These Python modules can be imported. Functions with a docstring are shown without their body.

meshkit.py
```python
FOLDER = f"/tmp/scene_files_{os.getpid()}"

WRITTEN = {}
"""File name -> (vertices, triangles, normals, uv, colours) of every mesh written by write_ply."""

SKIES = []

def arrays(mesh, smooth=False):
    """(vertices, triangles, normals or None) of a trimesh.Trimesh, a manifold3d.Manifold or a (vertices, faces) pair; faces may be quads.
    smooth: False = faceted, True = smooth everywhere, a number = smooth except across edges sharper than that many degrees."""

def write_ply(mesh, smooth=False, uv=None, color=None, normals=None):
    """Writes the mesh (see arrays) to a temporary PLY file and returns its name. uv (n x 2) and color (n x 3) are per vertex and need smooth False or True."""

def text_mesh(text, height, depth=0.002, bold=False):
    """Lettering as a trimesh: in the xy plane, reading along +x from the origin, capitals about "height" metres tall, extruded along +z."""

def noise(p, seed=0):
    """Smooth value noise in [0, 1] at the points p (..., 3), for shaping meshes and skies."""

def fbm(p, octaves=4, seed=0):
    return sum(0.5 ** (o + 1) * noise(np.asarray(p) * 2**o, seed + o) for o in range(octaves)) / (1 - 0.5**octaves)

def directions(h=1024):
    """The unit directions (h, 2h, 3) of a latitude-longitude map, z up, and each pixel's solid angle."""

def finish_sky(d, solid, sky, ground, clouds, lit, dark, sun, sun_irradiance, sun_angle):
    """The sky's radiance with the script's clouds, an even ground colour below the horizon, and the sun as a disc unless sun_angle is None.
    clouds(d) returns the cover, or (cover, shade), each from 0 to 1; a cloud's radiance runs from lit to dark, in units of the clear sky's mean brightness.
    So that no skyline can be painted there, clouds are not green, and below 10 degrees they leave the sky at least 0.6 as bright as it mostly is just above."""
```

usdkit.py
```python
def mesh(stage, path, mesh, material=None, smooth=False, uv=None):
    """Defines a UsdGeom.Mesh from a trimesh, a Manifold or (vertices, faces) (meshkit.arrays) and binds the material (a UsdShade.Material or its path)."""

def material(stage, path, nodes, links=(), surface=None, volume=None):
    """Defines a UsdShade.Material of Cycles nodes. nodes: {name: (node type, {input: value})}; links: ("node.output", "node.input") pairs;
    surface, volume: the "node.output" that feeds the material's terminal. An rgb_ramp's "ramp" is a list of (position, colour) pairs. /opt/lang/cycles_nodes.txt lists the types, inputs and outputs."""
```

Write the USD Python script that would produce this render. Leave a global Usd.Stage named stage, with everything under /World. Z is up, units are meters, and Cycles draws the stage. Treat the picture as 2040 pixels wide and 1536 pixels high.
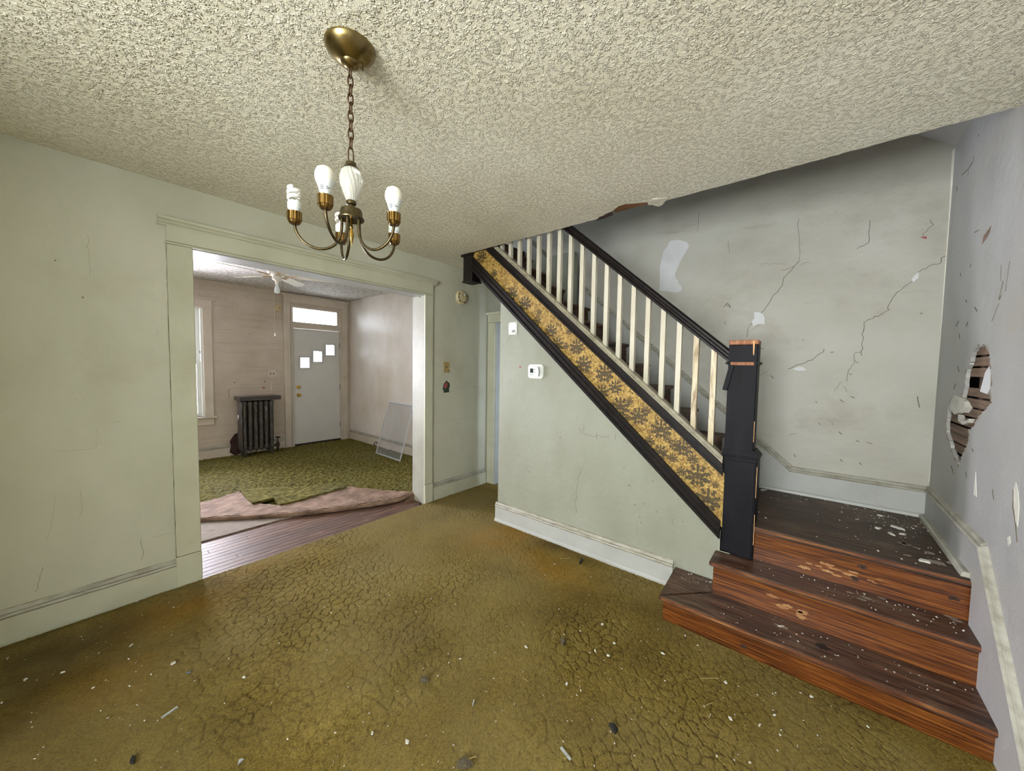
import math, random
import numpy as np, trimesh, usdkit, meshkit
from pxr import Usd, UsdGeom, UsdLux, UsdShade, Sdf, Gf, Vt
from shapely.geometry import Polygon, LineString, Point, box as sbox
from shapely import affinity
from shapely.ops import unary_union
from scipy.spatial import cKDTree, ConvexHull

random.seed(5)
rng = np.random.default_rng(11)
stage = Usd.Stage.CreateInMemory()
UsdGeom.Xform.Define(stage, '/World')
UsdGeom.Scope.Define(stage, '/World/Looks')

# ------------------------------------------------------------------ camera
FPX = 725.47
YAW, PITCH, ROLL = np.radians([50.43349, -2.98639, 0.92511])
EYE = np.array([0, 0, 1.4364])
fwd = np.array([math.sin(YAW) * math.cos(PITCH), math.cos(YAW) * math.cos(PITCH), math.sin(PITCH)])
rt = np.array([math.cos(YAW), -math.sin(YAW), 0]); up = np.cross(rt, fwd)
rt, up = rt * math.cos(ROLL) + up * math.sin(ROLL), up * math.cos(ROLL) - rt * math.sin(ROLL)
cam = UsdGeom.Camera.Define(stage, '/World/camera')
cm = np.eye(4); cm[0, :3], cm[1, :3], cm[2, :3], cm[3, :3] = rt, up, -fwd, EYE
cam.AddTransformOp().Set(Gf.Matrix4d(cm.tolist()))
cam.CreateHorizontalApertureAttr(36.0); cam.CreateFocalLengthAttr(FPX * 36.0 / 2040)
cam.CreateVerticalApertureAttr(27.1); cam.CreateClippingRangeAttr((0.02, 500))
cam.CreateExposureAttr(-0.36)


def at(ax, val, x, y):
    """The point of the plane ax = val that a surveyed picture point lies on (used to measure the room from the photograph)."""
    d = fwd + (x - 1020) / FPX * rt - (y - 768) / FPX * up
    k = 'XYZ'.index(ax)
    return EYE + (val - EYE[k]) / d[k] * d


# ------------------------------------------------------------------ sky and daylight
dome = UsdLux.DomeLight.Define(stage, '/World/sky')
dome.CreateColorAttr(Gf.Vec3f(0.86, 0.92, 1.0)); dome.CreateIntensityAttr(5.0)


def daylight(name, pos, normal, w, h, power, color):
    l = UsdLux.RectLight.Define(stage, '/World/' + name)
    z = -np.array(normal, float); z /= np.linalg.norm(z)
    x = np.cross([0, 0, 1.0], z); x /= np.linalg.norm(x); y = np.cross(z, x)
    m = np.eye(4); m[0, :3], m[1, :3], m[2, :3], m[3, :3] = x, y, z, pos
    l.AddTransformOp().Set(Gf.Matrix4d(m.tolist()))
    l.CreateWidthAttr(w); l.CreateHeightAttr(h); l.CreateIntensityAttr(power); l.CreateColorAttr(Gf.Vec3f(*color))


# daylight entering by the windows of the dining room behind the camera, the front window, the upstairs hall window
daylight('daylight_dining', (-2.42, 0.30, 1.50), (1, 0, 0.42), 1.50, 1.5, 27, (0.97, 0.99, 0.94))
daylight('daylight_front', (0.79, 7.05, 1.45), (0, -1, -0.05), 0.86, 1.5, 92, (0.94, 0.90, 1.0))
daylight('daylight_front_b', (-0.5, 7.05, 1.45), (0, -1, -0.05), 0.86, 1.5, 45, (0.94, 0.90, 1.0))  # added source behind an unseen added window, brightens the front room
daylight('daylight_hall', (3.193, 1.98, 0.98), (0, 1, 0), 0.10, 1.8, 14, (0.66, 0.78, 1.0))
daylight('daylight_upstairs', (2.95, 4.75, 3.9), (0, -1, 0), 0.7, 1.2, 8, (0.78, 0.86, 1.0))


# ------------------------------------------------------------------ materials
def lin(c):
    if isinstance(c, str):
        c = tuple(int(c[i:i + 2], 16) / 255 for i in (0, 2, 4))
    return tuple(x / 12.92 if x < 0.04045 else ((x + 0.055) / 1.055) ** 2.4 for x in c)


MATS = {}


def M(name, stops, scale=(3, 3, 3), detail=4, rough=0.6, bump=None, stain=None, stain2=None, metallic=0, spec=0.5, coat=0, attr=None, extra=None, distortion=0.0, nrough=0.55, wear=None):
    """Base colour: a ramp over noise of the position; stain = (colour, scale xyz, from, to); bump = list of (scale xyz, detail, height m)."""
    if isinstance(stops, str):
        stops = [(0, stops), (1, stops)]
    n = {'geo': ('geometry', {}), 'map': ('mapping', {'scale': scale}),
         'noi': ('noise_texture', {'scale': 1.0, 'detail': detail, 'roughness': nrough, 'distortion': distortion}),
         'ramp': ('rgb_ramp', {'ramp': [(p, lin(c)) for p, c in stops]}),
         'p': ('principled_bsdf', {'roughness': rough, 'metallic': metallic, 'specular_ior_level': spec, 'coat_weight': coat})}
    L = [('geo.position', 'map.vector'), ('map.vector', 'noi.vector'), ('noi.fac', 'ramp.fac')]
    out = 'ramp.color'
    for i, s in enumerate([x for x in (stain, stain2, wear) if x]):
        col, sc, lo, hi = s[:4]
        n[f'smap{i}'] = ('mapping', {'scale': sc, 'location': (3.1 * i + 1, 7.7, 1.3 * i)})
        n[f'snoi{i}'] = ('noise_texture', {'scale': 1.0, 'detail': 5, 'roughness': 0.6})
        n[f'sr{i}'] = ('map_range', {'from_min': lo, 'from_max': hi, 'to_min': 0.0, 'to_max': s[4] if len(s) > 4 else 1.0, 'clamp': True})
        n[f'smix{i}'] = ('mix_color', {'b': lin(col)})
        L += [('geo.position', f'smap{i}.vector'), (f'smap{i}.vector', f'snoi{i}.vector'), (f'snoi{i}.fac', f'sr{i}.value'),
              (f'sr{i}.result', f'smix{i}.fac'), (out, f'smix{i}.a')]
        out = f'smix{i}.result'
    if attr:
        n['att'] = ('attribute', {'attribute': 'stain'}); n['asep'] = ('separate_color', {})
        L += [('att.color', 'asep.color')]
        for k, col in zip('rgb', attr):
            n['am' + k] = ('mix_color', {'b': lin(col)})
            L += [('asep.' + k, f'am{k}.fac'), (out, f'am{k}.a')]
            out = f'am{k}.result'
    L.append((out, 'p.base_color'))
    prev = None
    for i, (sc, dt, h) in enumerate(bump or []):
        n[f'bm{i}'] = ('mapping', {'scale': sc}); n[f'bn{i}'] = ('noise_texture', {'scale': 1.0, 'detail': dt, 'roughness': 0.6})
        n[f'b{i}'] = ('bump', {'strength': 1.0, 'distance': h})
        L += [('geo.position', f'bm{i}.vector'), (f'bm{i}.vector', f'bn{i}.vector'), (f'bn{i}.fac', f'b{i}.height')]
        if prev:
            L.append((prev, f'b{i}.normal'))
        prev = f'b{i}.normal'
    if extra:
        prev = extra(n, L, prev)
    if prev:
        L.append((prev, 'p.normal'))
    MATS[name] = usdkit.material(stage, '/World/Looks/' + name, n, L, surface='p.BSDF')
    return MATS[name]


def stipple(n, L, prev):
    """Worm-like strokes of a knocked-down stipple ceiling: ridges of a warped noise."""
    n['wm'] = ('mapping', {'scale': (70, 70, 70)})
    n['wn'] = ('noise_texture', {'scale': 1.0, 'detail': 1.5, 'roughness': 0.5, 'distortion': 0.9})
    n['w1'] = ('math', {'math_type': 'subtract', 'value2': 0.5}); n['w2'] = ('math', {'math_type': 'absolute'})
    n['w3'] = ('map_range', {'from_min': 0.0, 'from_max': 0.13, 'to_min': 1.0, 'to_max': 0.0, 'clamp': True, 'range_type': 'smootherstep'})
    n['wk'] = ('mapping', {'scale': (44, 44, 44), 'location': (5, 2, 9)})
    n['wq'] = ('noise_texture', {'scale': 1.0, 'detail': 2.0, 'roughness': 0.55})
    n['w4'] = ('map_range', {'from_min': 0.40, 'from_max': 0.60, 'to_min': 0.05, 'to_max': 1.0, 'clamp': True, 'range_type': 'smoothstep'})
    n['w5'] = ('math', {'math_type': 'multiply'})
    n['wb'] = ('bump', {'strength': 1.0, 'distance': 0.0062})
    L += [('geo.position', 'wm.vector'), ('wm.vector', 'wn.vector'), ('wn.fac', 'w1.value1'), ('w1.value', 'w2.value1'), ('w2.value', 'w3.value'),
          ('geo.position', 'wk.vector'), ('wk.vector', 'wq.vector'), ('wq.fac', 'w4.value'), ('w3.result', 'w5.value1'), ('w4.result', 'w5.value2'), ('w5.value', 'wb.height')]
    if prev:
        L.append((prev, 'wb.normal'))
    return 'wb.normal'


WALLB = [((14, 14, 14), 4, 0.004), ((90, 90, 40), 3, 0.0006)]
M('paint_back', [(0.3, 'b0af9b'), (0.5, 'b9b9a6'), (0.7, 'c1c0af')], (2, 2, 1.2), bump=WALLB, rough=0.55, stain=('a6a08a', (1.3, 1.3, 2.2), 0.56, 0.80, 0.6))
M('paint_stair', [(0.3, '8b8d7d'), (0.5, '939687'), (0.7, '9a9d90')], (2, 2, 1.2), bump=WALLB, rough=0.55, stain=('807b64', (9, 9, 7), 0.66, 0.80, 0.5))  # wall paint darkened in its colour to offset the frontal window light
M('paint_party', [(0.3, 'a9a69b'), (0.5, 'b3b2a8'), (0.7, 'bab9b1')], (2, 1.6, 2.2), bump=WALLB, rough=0.55, stain=('968e7e', (2.5, 2.5, 3.5), 0.55, 0.8, 0.6), stain2=('837a60', (1.6, 1.6, 9), 0.66, 0.82, 0.6))
M('paint_right', [(0.3, '9b9b98'), (0.5, 'a5a5a4'), (0.7, 'adadac')], (2, 2, 1), bump=WALLB, rough=0.5, stain=('a5a091', (1.6, 1.6, 3), 0.55, 0.8, 0.7))
M('paint_front', [(0.3, 'b0a496'), (0.5, 'bbb0a3'), (0.7, 'c5bbb0')], (2, 2, 2), bump=WALLB, rough=0.5, stain=('958571', (1.2, 1.2, 16), 0.52, 0.8, 0.55))
M('paint_front_side', [(0.3, 'c6beb4'), (0.5, 'd3cdc6'), (0.7, 'dad6d2')], (2, 2, 1.5), bump=WALLB, rough=0.42, stain=('b5a48c', (1.4, 1.4, 0.8), 0.52, 0.8, 0.6))
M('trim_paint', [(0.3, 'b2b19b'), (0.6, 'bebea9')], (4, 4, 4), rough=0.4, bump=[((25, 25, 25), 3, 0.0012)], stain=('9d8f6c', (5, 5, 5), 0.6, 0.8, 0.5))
M('trim_jamb_shaded', [(0.3, '8d8c7e'), (0.6, '9d9d90')], (4, 4, 4), rough=0.5, bump=[((25, 25, 25), 3, 0.0012)], stain=('7d7460', (5, 5, 3), 0.58, 0.8, 0.5))  # trim paint with shade put into its colour, against strong window light
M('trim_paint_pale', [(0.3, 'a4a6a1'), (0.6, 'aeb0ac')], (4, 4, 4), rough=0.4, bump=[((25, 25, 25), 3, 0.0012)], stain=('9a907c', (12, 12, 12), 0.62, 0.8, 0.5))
M('trim_cap', [(0.35, '8f8b7e'), (0.5, 'a3a195'), (0.7, 'b0afa4')], (10, 10, 30), rough=0.45, stain=('827863', (14, 14, 60), 0.58, 0.76, 0.55))
M('trim_front', [(0.3, 'bdb3a5'), (0.6, 'c9c0b5')], (4, 4, 4), rough=0.45, stain=('8d7c62', (3, 3, 2), 0.58, 0.8, 0.6))
M('stipple_ceiling', [(0.3, 'e2ddc8'), (0.5, 'ebe7d4'), (0.7, 'f1eedd')], (1.2, 1.2, 1.2), rough=0.8, bump=[((150, 150, 150), 3, 0.0012)], stain=('d3c9b0', (0.9, 0.9, 0.9), 0.5, 0.8, 0.5), extra=stipple)
M('stipple_front', [(0.38, 'a9a39c'), (0.5, 'cfcac4'), (0.6, 'dedad6')], (38, 38, 38), rough=0.8, bump=[((150, 150, 150), 3, 0.0012)], extra=stipple)
M('plaster_plain', [(0.3, 'aaa9a6'), (0.6, 'b6b5b4')], (3, 3, 3), rough=0.7)
M('plaster_raw', [(0.3, 'c9c6bf'), (0.6, 'dedcd6')], (30, 30, 30), rough=0.85, bump=[((80, 80, 80), 4, 0.003)])
M('plaster_brown', [(0.3, '6e6458'), (0.6, 'a39a8d')], (40, 40, 40), rough=0.9, bump=[((80, 80, 80), 4, 0.003)])
M('plaster_patch', [(0.3, 'c6c8ca'), (0.6, 'd2d4d6')], (6, 6, 6), rough=0.5)
M('crack_dark', [(0.3, '5d5548'), (0.7, '7d7566')], (20, 20, 20), rough=0.9)
M('paint_edge', [(0.3, 'cfcdc2'), (0.7, 'dddbd2')], (20, 20, 20), rough=0.6)
M('grime', [(0.3, '8a8066'), (0.7, '9c937a')], (20, 20, 20), rough=0.8)
M('seam_dark', [(0.35, '5c5342'), (0.5, '8d8570'), (0.65, 'a9a48f')], (9, 9, 9), rough=0.9)
M('raw_lath', [(0.3, '57463a'), (0.5, '735e4e'), (0.7, '89725f')], (4, 60, 60), rough=0.8, bump=[((6, 80, 80), 4, 0.002)])
M('cavity', '2a221c', rough=0.9)
M('torn_wood', [(0.3, '6b482c'), (0.6, '91663f')], (50, 5, 50), rough=0.7)
M('carpet_gold', [(0.25, '665526'), (0.5, '7f6d32'), (0.75, '948243')], (2.2, 2.2, 2.2), detail=6, rough=0.95, spec=0.1,
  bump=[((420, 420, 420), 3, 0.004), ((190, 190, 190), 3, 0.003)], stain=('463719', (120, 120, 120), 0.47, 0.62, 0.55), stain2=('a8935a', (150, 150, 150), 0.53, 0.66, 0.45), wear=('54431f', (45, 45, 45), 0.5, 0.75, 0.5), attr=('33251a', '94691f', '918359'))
M('carpet_green', [(0.32, '4a461f'), (0.5, '726b35'), (0.68, '968e52')], (26, 26, 26), detail=5, rough=0.95, spec=0.1,
  bump=[((300, 300, 300), 3, 0.008), ((110, 110, 110), 4, 0.012)], stain=('6d6a50', (1.3, 1.3, 1.3), 0.5, 0.75, 0.5))
M('carpet_backing', [(0.3, '604b3b'), (0.5, '7d6451'), (0.7, '957d6b')], (9, 9, 9), detail=6, rough=0.9, bump=[((200, 200, 200), 3, 0.003), ((30, 30, 30), 3, 0.006)])
M('jute_mat', [(0.35, '6c6258'), (0.6, '958a7f')], (16, 190, 16), detail=2, rough=0.95, bump=[((40, 190, 40), 2, 0.004)])
for i, (a, b, c) in enumerate([('4a362d', '5f473b', '76594b'), ('533c32', '6a4f42', '806153'), ('443129', '59433a', '6d5348')]):
    M(f'floor_board_{i}', [(0.3, a), (0.5, b), (0.7, c)], (5, 70, 70), detail=5, rough=0.5, spec=0.3, bump=[((8, 60, 60), 4, 0.001)], stain=('a58f80', (7, 30, 30), 0.58, 0.75, 0.35))
M('tread_wood', [(0.34, '29170f'), (0.5, '462c1f'), (0.66, '664735')], (70, 4, 70), detail=6, rough=0.42, bump=[((110, 5, 110), 4, 0.0015)], stain=('7d6a58', (14, 5, 14), 0.5, 0.75, 0.55), stain2=('18110d', (5, 2.2, 5), 0.62, 0.75, 0.7))
M('landing_wood', [(0.34, '22140c'), (0.5, '3c281a'), (0.66, '5a402e')], (75, 4, 75), detail=6, rough=0.55, bump=[((110, 5, 110), 4, 0.0015)], stain=('82735f', (3.2, 3.2, 3.2), 0.52, 0.78, 0.55))
M('riser_wood', [(0.32, '2f1507'), (0.44, '532a0e'), (0.55, '6d3c15'), (0.70, '885423')], (10, 4, 120), detail=6, rough=0.33, coat=0.2, distortion=0.5, bump=[((8, 5, 120), 4, 0.0008)], stain=('241007', (4, 2.5, 9), 0.60, 0.75, 0.8))
M('nosing_wood', [(0.32, '4a2715'), (0.5, '6f3f22'), (0.68, '96673c')], (60, 6, 60), detail=5, rough=0.4)
M('flaked_wood', [(0.3, '8a5c36'), (0.7, 'b08657')], (50, 20, 50), rough=0.7)
M('knot_dark', [(0.3, '2a1408'), (0.7, '44230f')], (60, 60, 60), rough=0.5)
M('soot_mark', [(0.3, '120d0a'), (0.7, '2a1d15')], (60, 60, 60), rough=0.8)
M('dust_mark', [(0.3, '6f6355'), (0.7, '978d80')], (90, 30, 90), detail=5, rough=0.95)
M('old_stair_wood', [(0.36, '2c1b12'), (0.5, '52341f'), (0.64, '704a30')], (6, 6, 40), detail=5, rough=0.5)
M('black_varnish', [(0.3, '100c0b'), (0.6, '1a1413'), (0.8, '241b18')], (10, 10, 3), detail=5, rough=0.42, spec=0.25, bump=[((16, 16, 16), 4, 0.002)])
M('newel_black', [(0.3, '101015'), (0.6, '17171d'), (0.8, '211f21')], (14, 14, 4), detail=6, rough=0.55, spec=0.15, bump=[((22, 22, 10), 5, 0.002)])
M('bare_wood', [(0.3, '7a4a30'), (0.5, '9a6544'), (0.7, 'b08058')], (90, 90, 12), detail=4, rough=0.65, stain=('3a2016', (70, 70, 30), 0.55, 0.7, 0.8))
M('splinter_wood', [(0.3, 'b88756'), (0.7, 'd0a878')], (80, 80, 8), rough=0.7)
M('baluster_white', [(0.3, 'c6c0ac'), (0.6, 'd2cdbd')], (12, 12, 4), rough=0.4, stain=('9a8258', (22, 22, 5), 0.64, 0.82, 0.4))
M('baluster_worn', [(0.3, 'c3b490'), (0.6, 'd6ccb2')], (12, 12, 4), rough=0.4, stain=('7d5a30', (30, 30, 6), 0.46, 0.66, 0.85))
M('shoe_rail', [(0.3, '8b8472'), (0.6, 'aca591')], (8, 8, 8), rough=0.5, stain=('6a6150', (30, 30, 30), 0.5, 0.7, 0.6))
M('gold_paper', [(0.34, '6b5022'), (0.44, '8a6a30'), (0.53, 'a3833e'), (0.64, 'bb9d58')], (42, 42, 42), detail=3, rough=0.5, distortion=1.0, stain=('d2bd6e', (70, 70, 70), 0.56, 0.66, 0.6), stain2=('7a5320', (55, 55, 55), 0.60, 0.68, 0.6))
M('damask_brown', [(0.3, '3a2f18'), (0.7, '544524')], (40, 40, 40), rough=0.55)
M('brass_antique', [(0.3, '7d6c48'), (0.6, '948358')], (30, 30, 30), rough=0.26, metallic=1, stain=('5f4c28', (25, 25, 25), 0.55, 0.75, 0.5))
M('brass_dark', [(0.3, '4e4532'), (0.6, '655a42')], (60, 60, 60), rough=0.4, metallic=1)
M('brass_socket', [(0.3, '57401f'), (0.5, '86683a'), (0.7, 'a88d5c')], (150, 150, 8), rough=0.25, metallic=1)
M('brass_bright', [(0.3, 'b08a3c'), (0.7, 'd0aa58')], (30, 30, 30), rough=0.2, metallic=1)
M('chain_bronze', [(0.3, '4a382a'), (0.7, '6d5642')], (90, 90, 90), rough=0.45, metallic=0.9)
M('bulb_globe', 'f2efe4', rough=0.35)
M('bulb_base', 'e6ecec', rough=0.35)
M('bulb_print', '6a7375', rough=0.5)
M('cfl_tube', 'f0efe8', rough=0.3)
M('white_plastic', 'dfe3e0', rough=0.4)
M('grey_plastic', '8b9290', rough=0.5)
M('lcd', '2d3a33', rough=0.15)
M('ivory_plastic', [(0.3, 'bfb189'), (0.7, 'cdc09a')], (20, 20, 20), rough=0.45, stain=('7d6b3e', (25, 25, 25), 0.5, 0.7, 0.7))
M('brown_plate', [(0.3, '9a8450'), (0.7, 'b39d68')], (40, 40, 40), rough=0.45, stain=('5d4a22', (60, 60, 60), 0.5, 0.7, 0.7))
M('dark_slot', '17140f', rough=0.6)
M('door_white', [(0.3, 'c9c9c7'), (0.7, 'd0d0ce')], (3, 3, 3), rough=0.35)
M('door_trim', 'b9babd', rough=0.35)
M('hinge_metal', '7a746a', rough=0.4, metallic=0.8)
M('radiator_iron', [(0.3, '2a2724'), (0.6, '4a4641'), (0.8, '67625b')], (25, 25, 8), rough=0.5, stain=('8b949c', (40, 40, 14), 0.56, 0.7, 0.5), metallic=0.1)
M('radiator_shelf', [(0.3, '1c1616'), (0.7, '3a2f2f')], (4, 40, 40), rough=0.35, coat=0.3)
M('rusty_pipe', [(0.3, '1e1714'), (0.7, '3d2a22')], (60, 60, 60), rough=0.6)
M('chrome', 'c8ccd0', rough=0.12, metallic=1)
M('aluminium', 'c6cad0', rough=0.35, metallic=0.7)
M('fan_white', 'd9d6cc', rough=0.4)
M('fan_blade', [(0.3, 'b3ae98'), (0.7, 'c8c4b2')], (5, 40, 40), rough=0.4)
M('frosted_glass', 'c9d2d2', rough=0.3)
M('wire_white', 'd8d8d0', rough=0.5)
M('sticker_red', '9a4a4a', rough=0.5); M('sticker_green', '2e3b2c', rough=0.5); M('sticker_blue', '5a6478', rough=0.5)
M('chip_white', [(0.3, 'b4b1a7'), (0.7, 'd0cec6')], (60, 60, 60), rough=0.8)
M('chip_grey', [(0.3, '8f9290'), (0.7, 'aeb3b2')], (60, 60, 60), rough=0.8)
M('chip_black', [(0.3, '0f0e0d'), (0.7, '22201c')], (80, 80, 80), rough=0.7, bump=[((150, 150, 150), 3, 0.004)])
M('fluff_grey', [(0.3, '3f382c'), (0.7, '6d634c')], (120, 120, 120), rough=1.0, bump=[((300, 300, 300), 3, 0.006)])
M('straw', 'a08a56', rough=0.8)
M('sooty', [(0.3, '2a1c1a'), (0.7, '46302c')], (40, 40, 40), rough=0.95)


def simple(name, nodes, links, surf):
    MATS[name] = usdkit.material(stage, '/World/Looks/' + name, nodes, links, surface=surf)


simple('window_glass', {'f': ('fresnel', {'IOR': 1.45}), 't': ('transparent_bsdf', {'color': (0.97, 0.98, 0.98)}), 'g': ('glossy_bsdf', {'roughness': 0.02, 'color': (1, 1, 1)}), 'm': ('mix_closure', {})},
       [('f.fac', 'm.fac'), ('t.BSDF', 'm.closure1'), ('g.BSDF', 'm.closure2')], 'm.closure')
simple('screen_mesh', {'t': ('transparent_bsdf', {'color': (1, 1, 1)}), 'd': ('diffuse_bsdf', {'color': (0.33, 0.37, 0.42)}), 'm': ('mix_closure', {'fac': 0.25})},
       [('t.BSDF', 'm.closure1'), ('d.BSDF', 'm.closure2')], 'm.closure')
simple('swirl_glass', {'p': ('principled_bsdf', {'base_color': (0.93, 0.93, 0.88), 'roughness': 0.18, 'ior': 1.45, 'transmission_weight': 0.6})}, [], 'p.BSDF')


# ------------------------------------------------------------------ scene helpers
USED, LOC = {}, {}


def number(path):
    k = USED.get(path, -1) + 1; USED[path] = k
    return path if k == 0 else f'{path}_{k:03d}'


def P(o):
    return o.GetPath().pathString if o is not None else '/World'


def tag(o, label=None, cat=None, group=None, kind=None):
    for k, v in (('label', label), ('category', cat), ('group', group), ('kind', kind)):
        if v:
            o.SetCustomDataByKey(k, v)
    return o


def obj(name, mesh, mat, parent=None, smooth=False):
    if isinstance(mesh, list):
        mesh = trimesh.util.concatenate([m for m in mesh])
    if parent is not None and P(parent) in LOC:
        mesh = mesh.copy(); mesh.apply_translation(-LOC[P(parent)])
    path = number(P(parent) + '/' + name)
    pr = usdkit.mesh(stage, path, mesh, MATS[mat], smooth=smooth).GetPrim()
    LOC[path] = LOC.get(P(parent), np.zeros(3))
    return pr


def thing(name, label, cat, loc=(0, 0, 0), group=None, kind=None):
    path = number('/World/' + name)
    x = UsdGeom.Xform.Define(stage, path); x.AddTranslateOp().Set(Gf.Vec3d(*map(float, loc)))
    LOC[path] = np.array(loc, float)
    return tag(x.GetPrim(), label, cat, group, kind)


def setting(name, mesh, mat, label, cat, smooth=False):
    return tag(obj(name, mesh, mat, None, smooth), label, cat, kind='structure')


def group_setting(name, label, cat):
    return thing(name, label, cat, kind='structure')


# ------------------------------------------------------------------ mesh helpers
def tm(v, f):
    return trimesh.Trimesh(np.asarray(v, float), np.asarray(f, int), process=False)


def hull(pts):
    pts = np.asarray(pts, float)
    m = trimesh.Trimesh(pts, ConvexHull(pts).simplices, process=True)
    trimesh.repair.fix_normals(m)
    return m


def bx(x0, x1, y0, y1, z0, z1, b=0.0):
    x0, x1, y0, y1, z0, z1 = min(x0, x1), max(x0, x1), min(y0, y1), max(y0, y1), min(z0, z1), max(z0, z1)
    if b <= 0:
        return trimesh.creation.box(bounds=[[x0, y0, z0], [x1, y1, z1]])
    c, h = np.array([x0 + x1, y0 + y1, z0 + z1]) / 2, np.array([x1 - x0, y1 - y0, z1 - z0]) / 2
    b = min(b, h.min() * 0.8)
    pts = []
    for s in np.ndindex(2, 2, 2):
        s = np.array(s) * 2 - 1
        for k in range(3):
            q = h - b; q = q.copy(); q[k] = h[k]
            pts.append(c + s * q)
    return hull(pts)


def prism(poly, axis, a, b):
    """Extrudes a polygon along an axis from a to b. The polygon's coordinates are the other two axes in order (x: y,z; y: x,z; z: x,y)."""
    if not isinstance(poly, (Polygon,)) and not hasattr(poly, 'geoms'):
        poly = Polygon(poly)
    out = []
    for g in getattr(poly, 'geoms', [poly]):
        if g.is_empty or g.area < 1e-9:
            continue
        m = trimesh.creation.extrude_polygon(g, abs(b - a), engine='earcut')
        v = np.array(m.vertices); v[:, 2] += min(a, b)
        f = np.array(m.faces)
        if axis == 'z':
            w = v
        elif axis == 'y':
            w = v[:, [0, 2, 1]]; f = f[:, ::-1]
        else:
            w = v[:, [2, 0, 1]]
        out.append(tm(w, f))
    return trimesh.util.concatenate(out)


def tube(path, r, n=8, closed=False, caps=True):
    p = np.asarray(path, float); N = len(p)
    r = np.broadcast_to(np.asarray(r, float), (N,))
    t = np.gradient(p, axis=0) if not closed else np.roll(p, -1, 0) - np.roll(p, 1, 0)
    t /= np.linalg.norm(t, axis=1, keepdims=True) + 1e-12
    a = np.array([0, 0, 1.0]) if abs(t[0, 2]) < 0.9 else np.array([1.0, 0, 0])
    rings = []
    u = np.cross(t[0], a); u /= np.linalg.norm(u)
    for i in range(N):
        u = u - t[i] * (u @ t[i]); u /= np.linalg.norm(u) + 1e-12
        w = np.cross(t[i], u)
        ang = np.linspace(0, 2 * np.pi, n, endpoint=False)
        rings.append(p[i] + r[i] * (np.cos(ang)[:, None] * u + np.sin(ang)[:, None] * w))
    v = np.vstack(rings); f = []
    for i in range(N if closed else N - 1):
        j = (i + 1) % N
        for k in range(n):
            q = (k + 1) % n
            f += [[i * n + k, i * n + q, j * n + q], [i * n + k, j * n + q, j * n + k]]
    if not closed and caps:
        v = np.vstack([v, p[0], p[-1]])
        for k in range(n):
            q = (k + 1) % n
            f += [[len(v) - 2, q, k], [len(v) - 1, (N - 1) * n + k, (N - 1) * n + q]]
    return tm(v, f)


def lathe(profile, c=(0, 0, 0), n=24, mod=None):
    """profile: (radius, z) from bottom to top or the reverse; mod(theta, z) scales the radius."""
    pr = np.asarray(profile, float); th = np.linspace(0, 2 * np.pi, n, endpoint=False)
    v = []
    for r, z in pr:
        s = np.ones(n) if mod is None else mod(th, z)
        v.append(np.stack([r * s * np.cos(th), r * s * np.sin(th), np.full(n, z)], 1))
    v = np.vstack(v) + np.asarray(c); f = []
    for i in range(len(pr) - 1):
        for k in range(n):
            q = (k + 1) % n
            f += [[i * n + k, i * n + q, (i + 1) * n + q], [i * n + k, (i + 1) * n + q, (i + 1) * n + k]]
    m = tm(v, f)
    if pr[0, 1] > pr[-1, 1]:
        m.invert()
    return m


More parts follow.
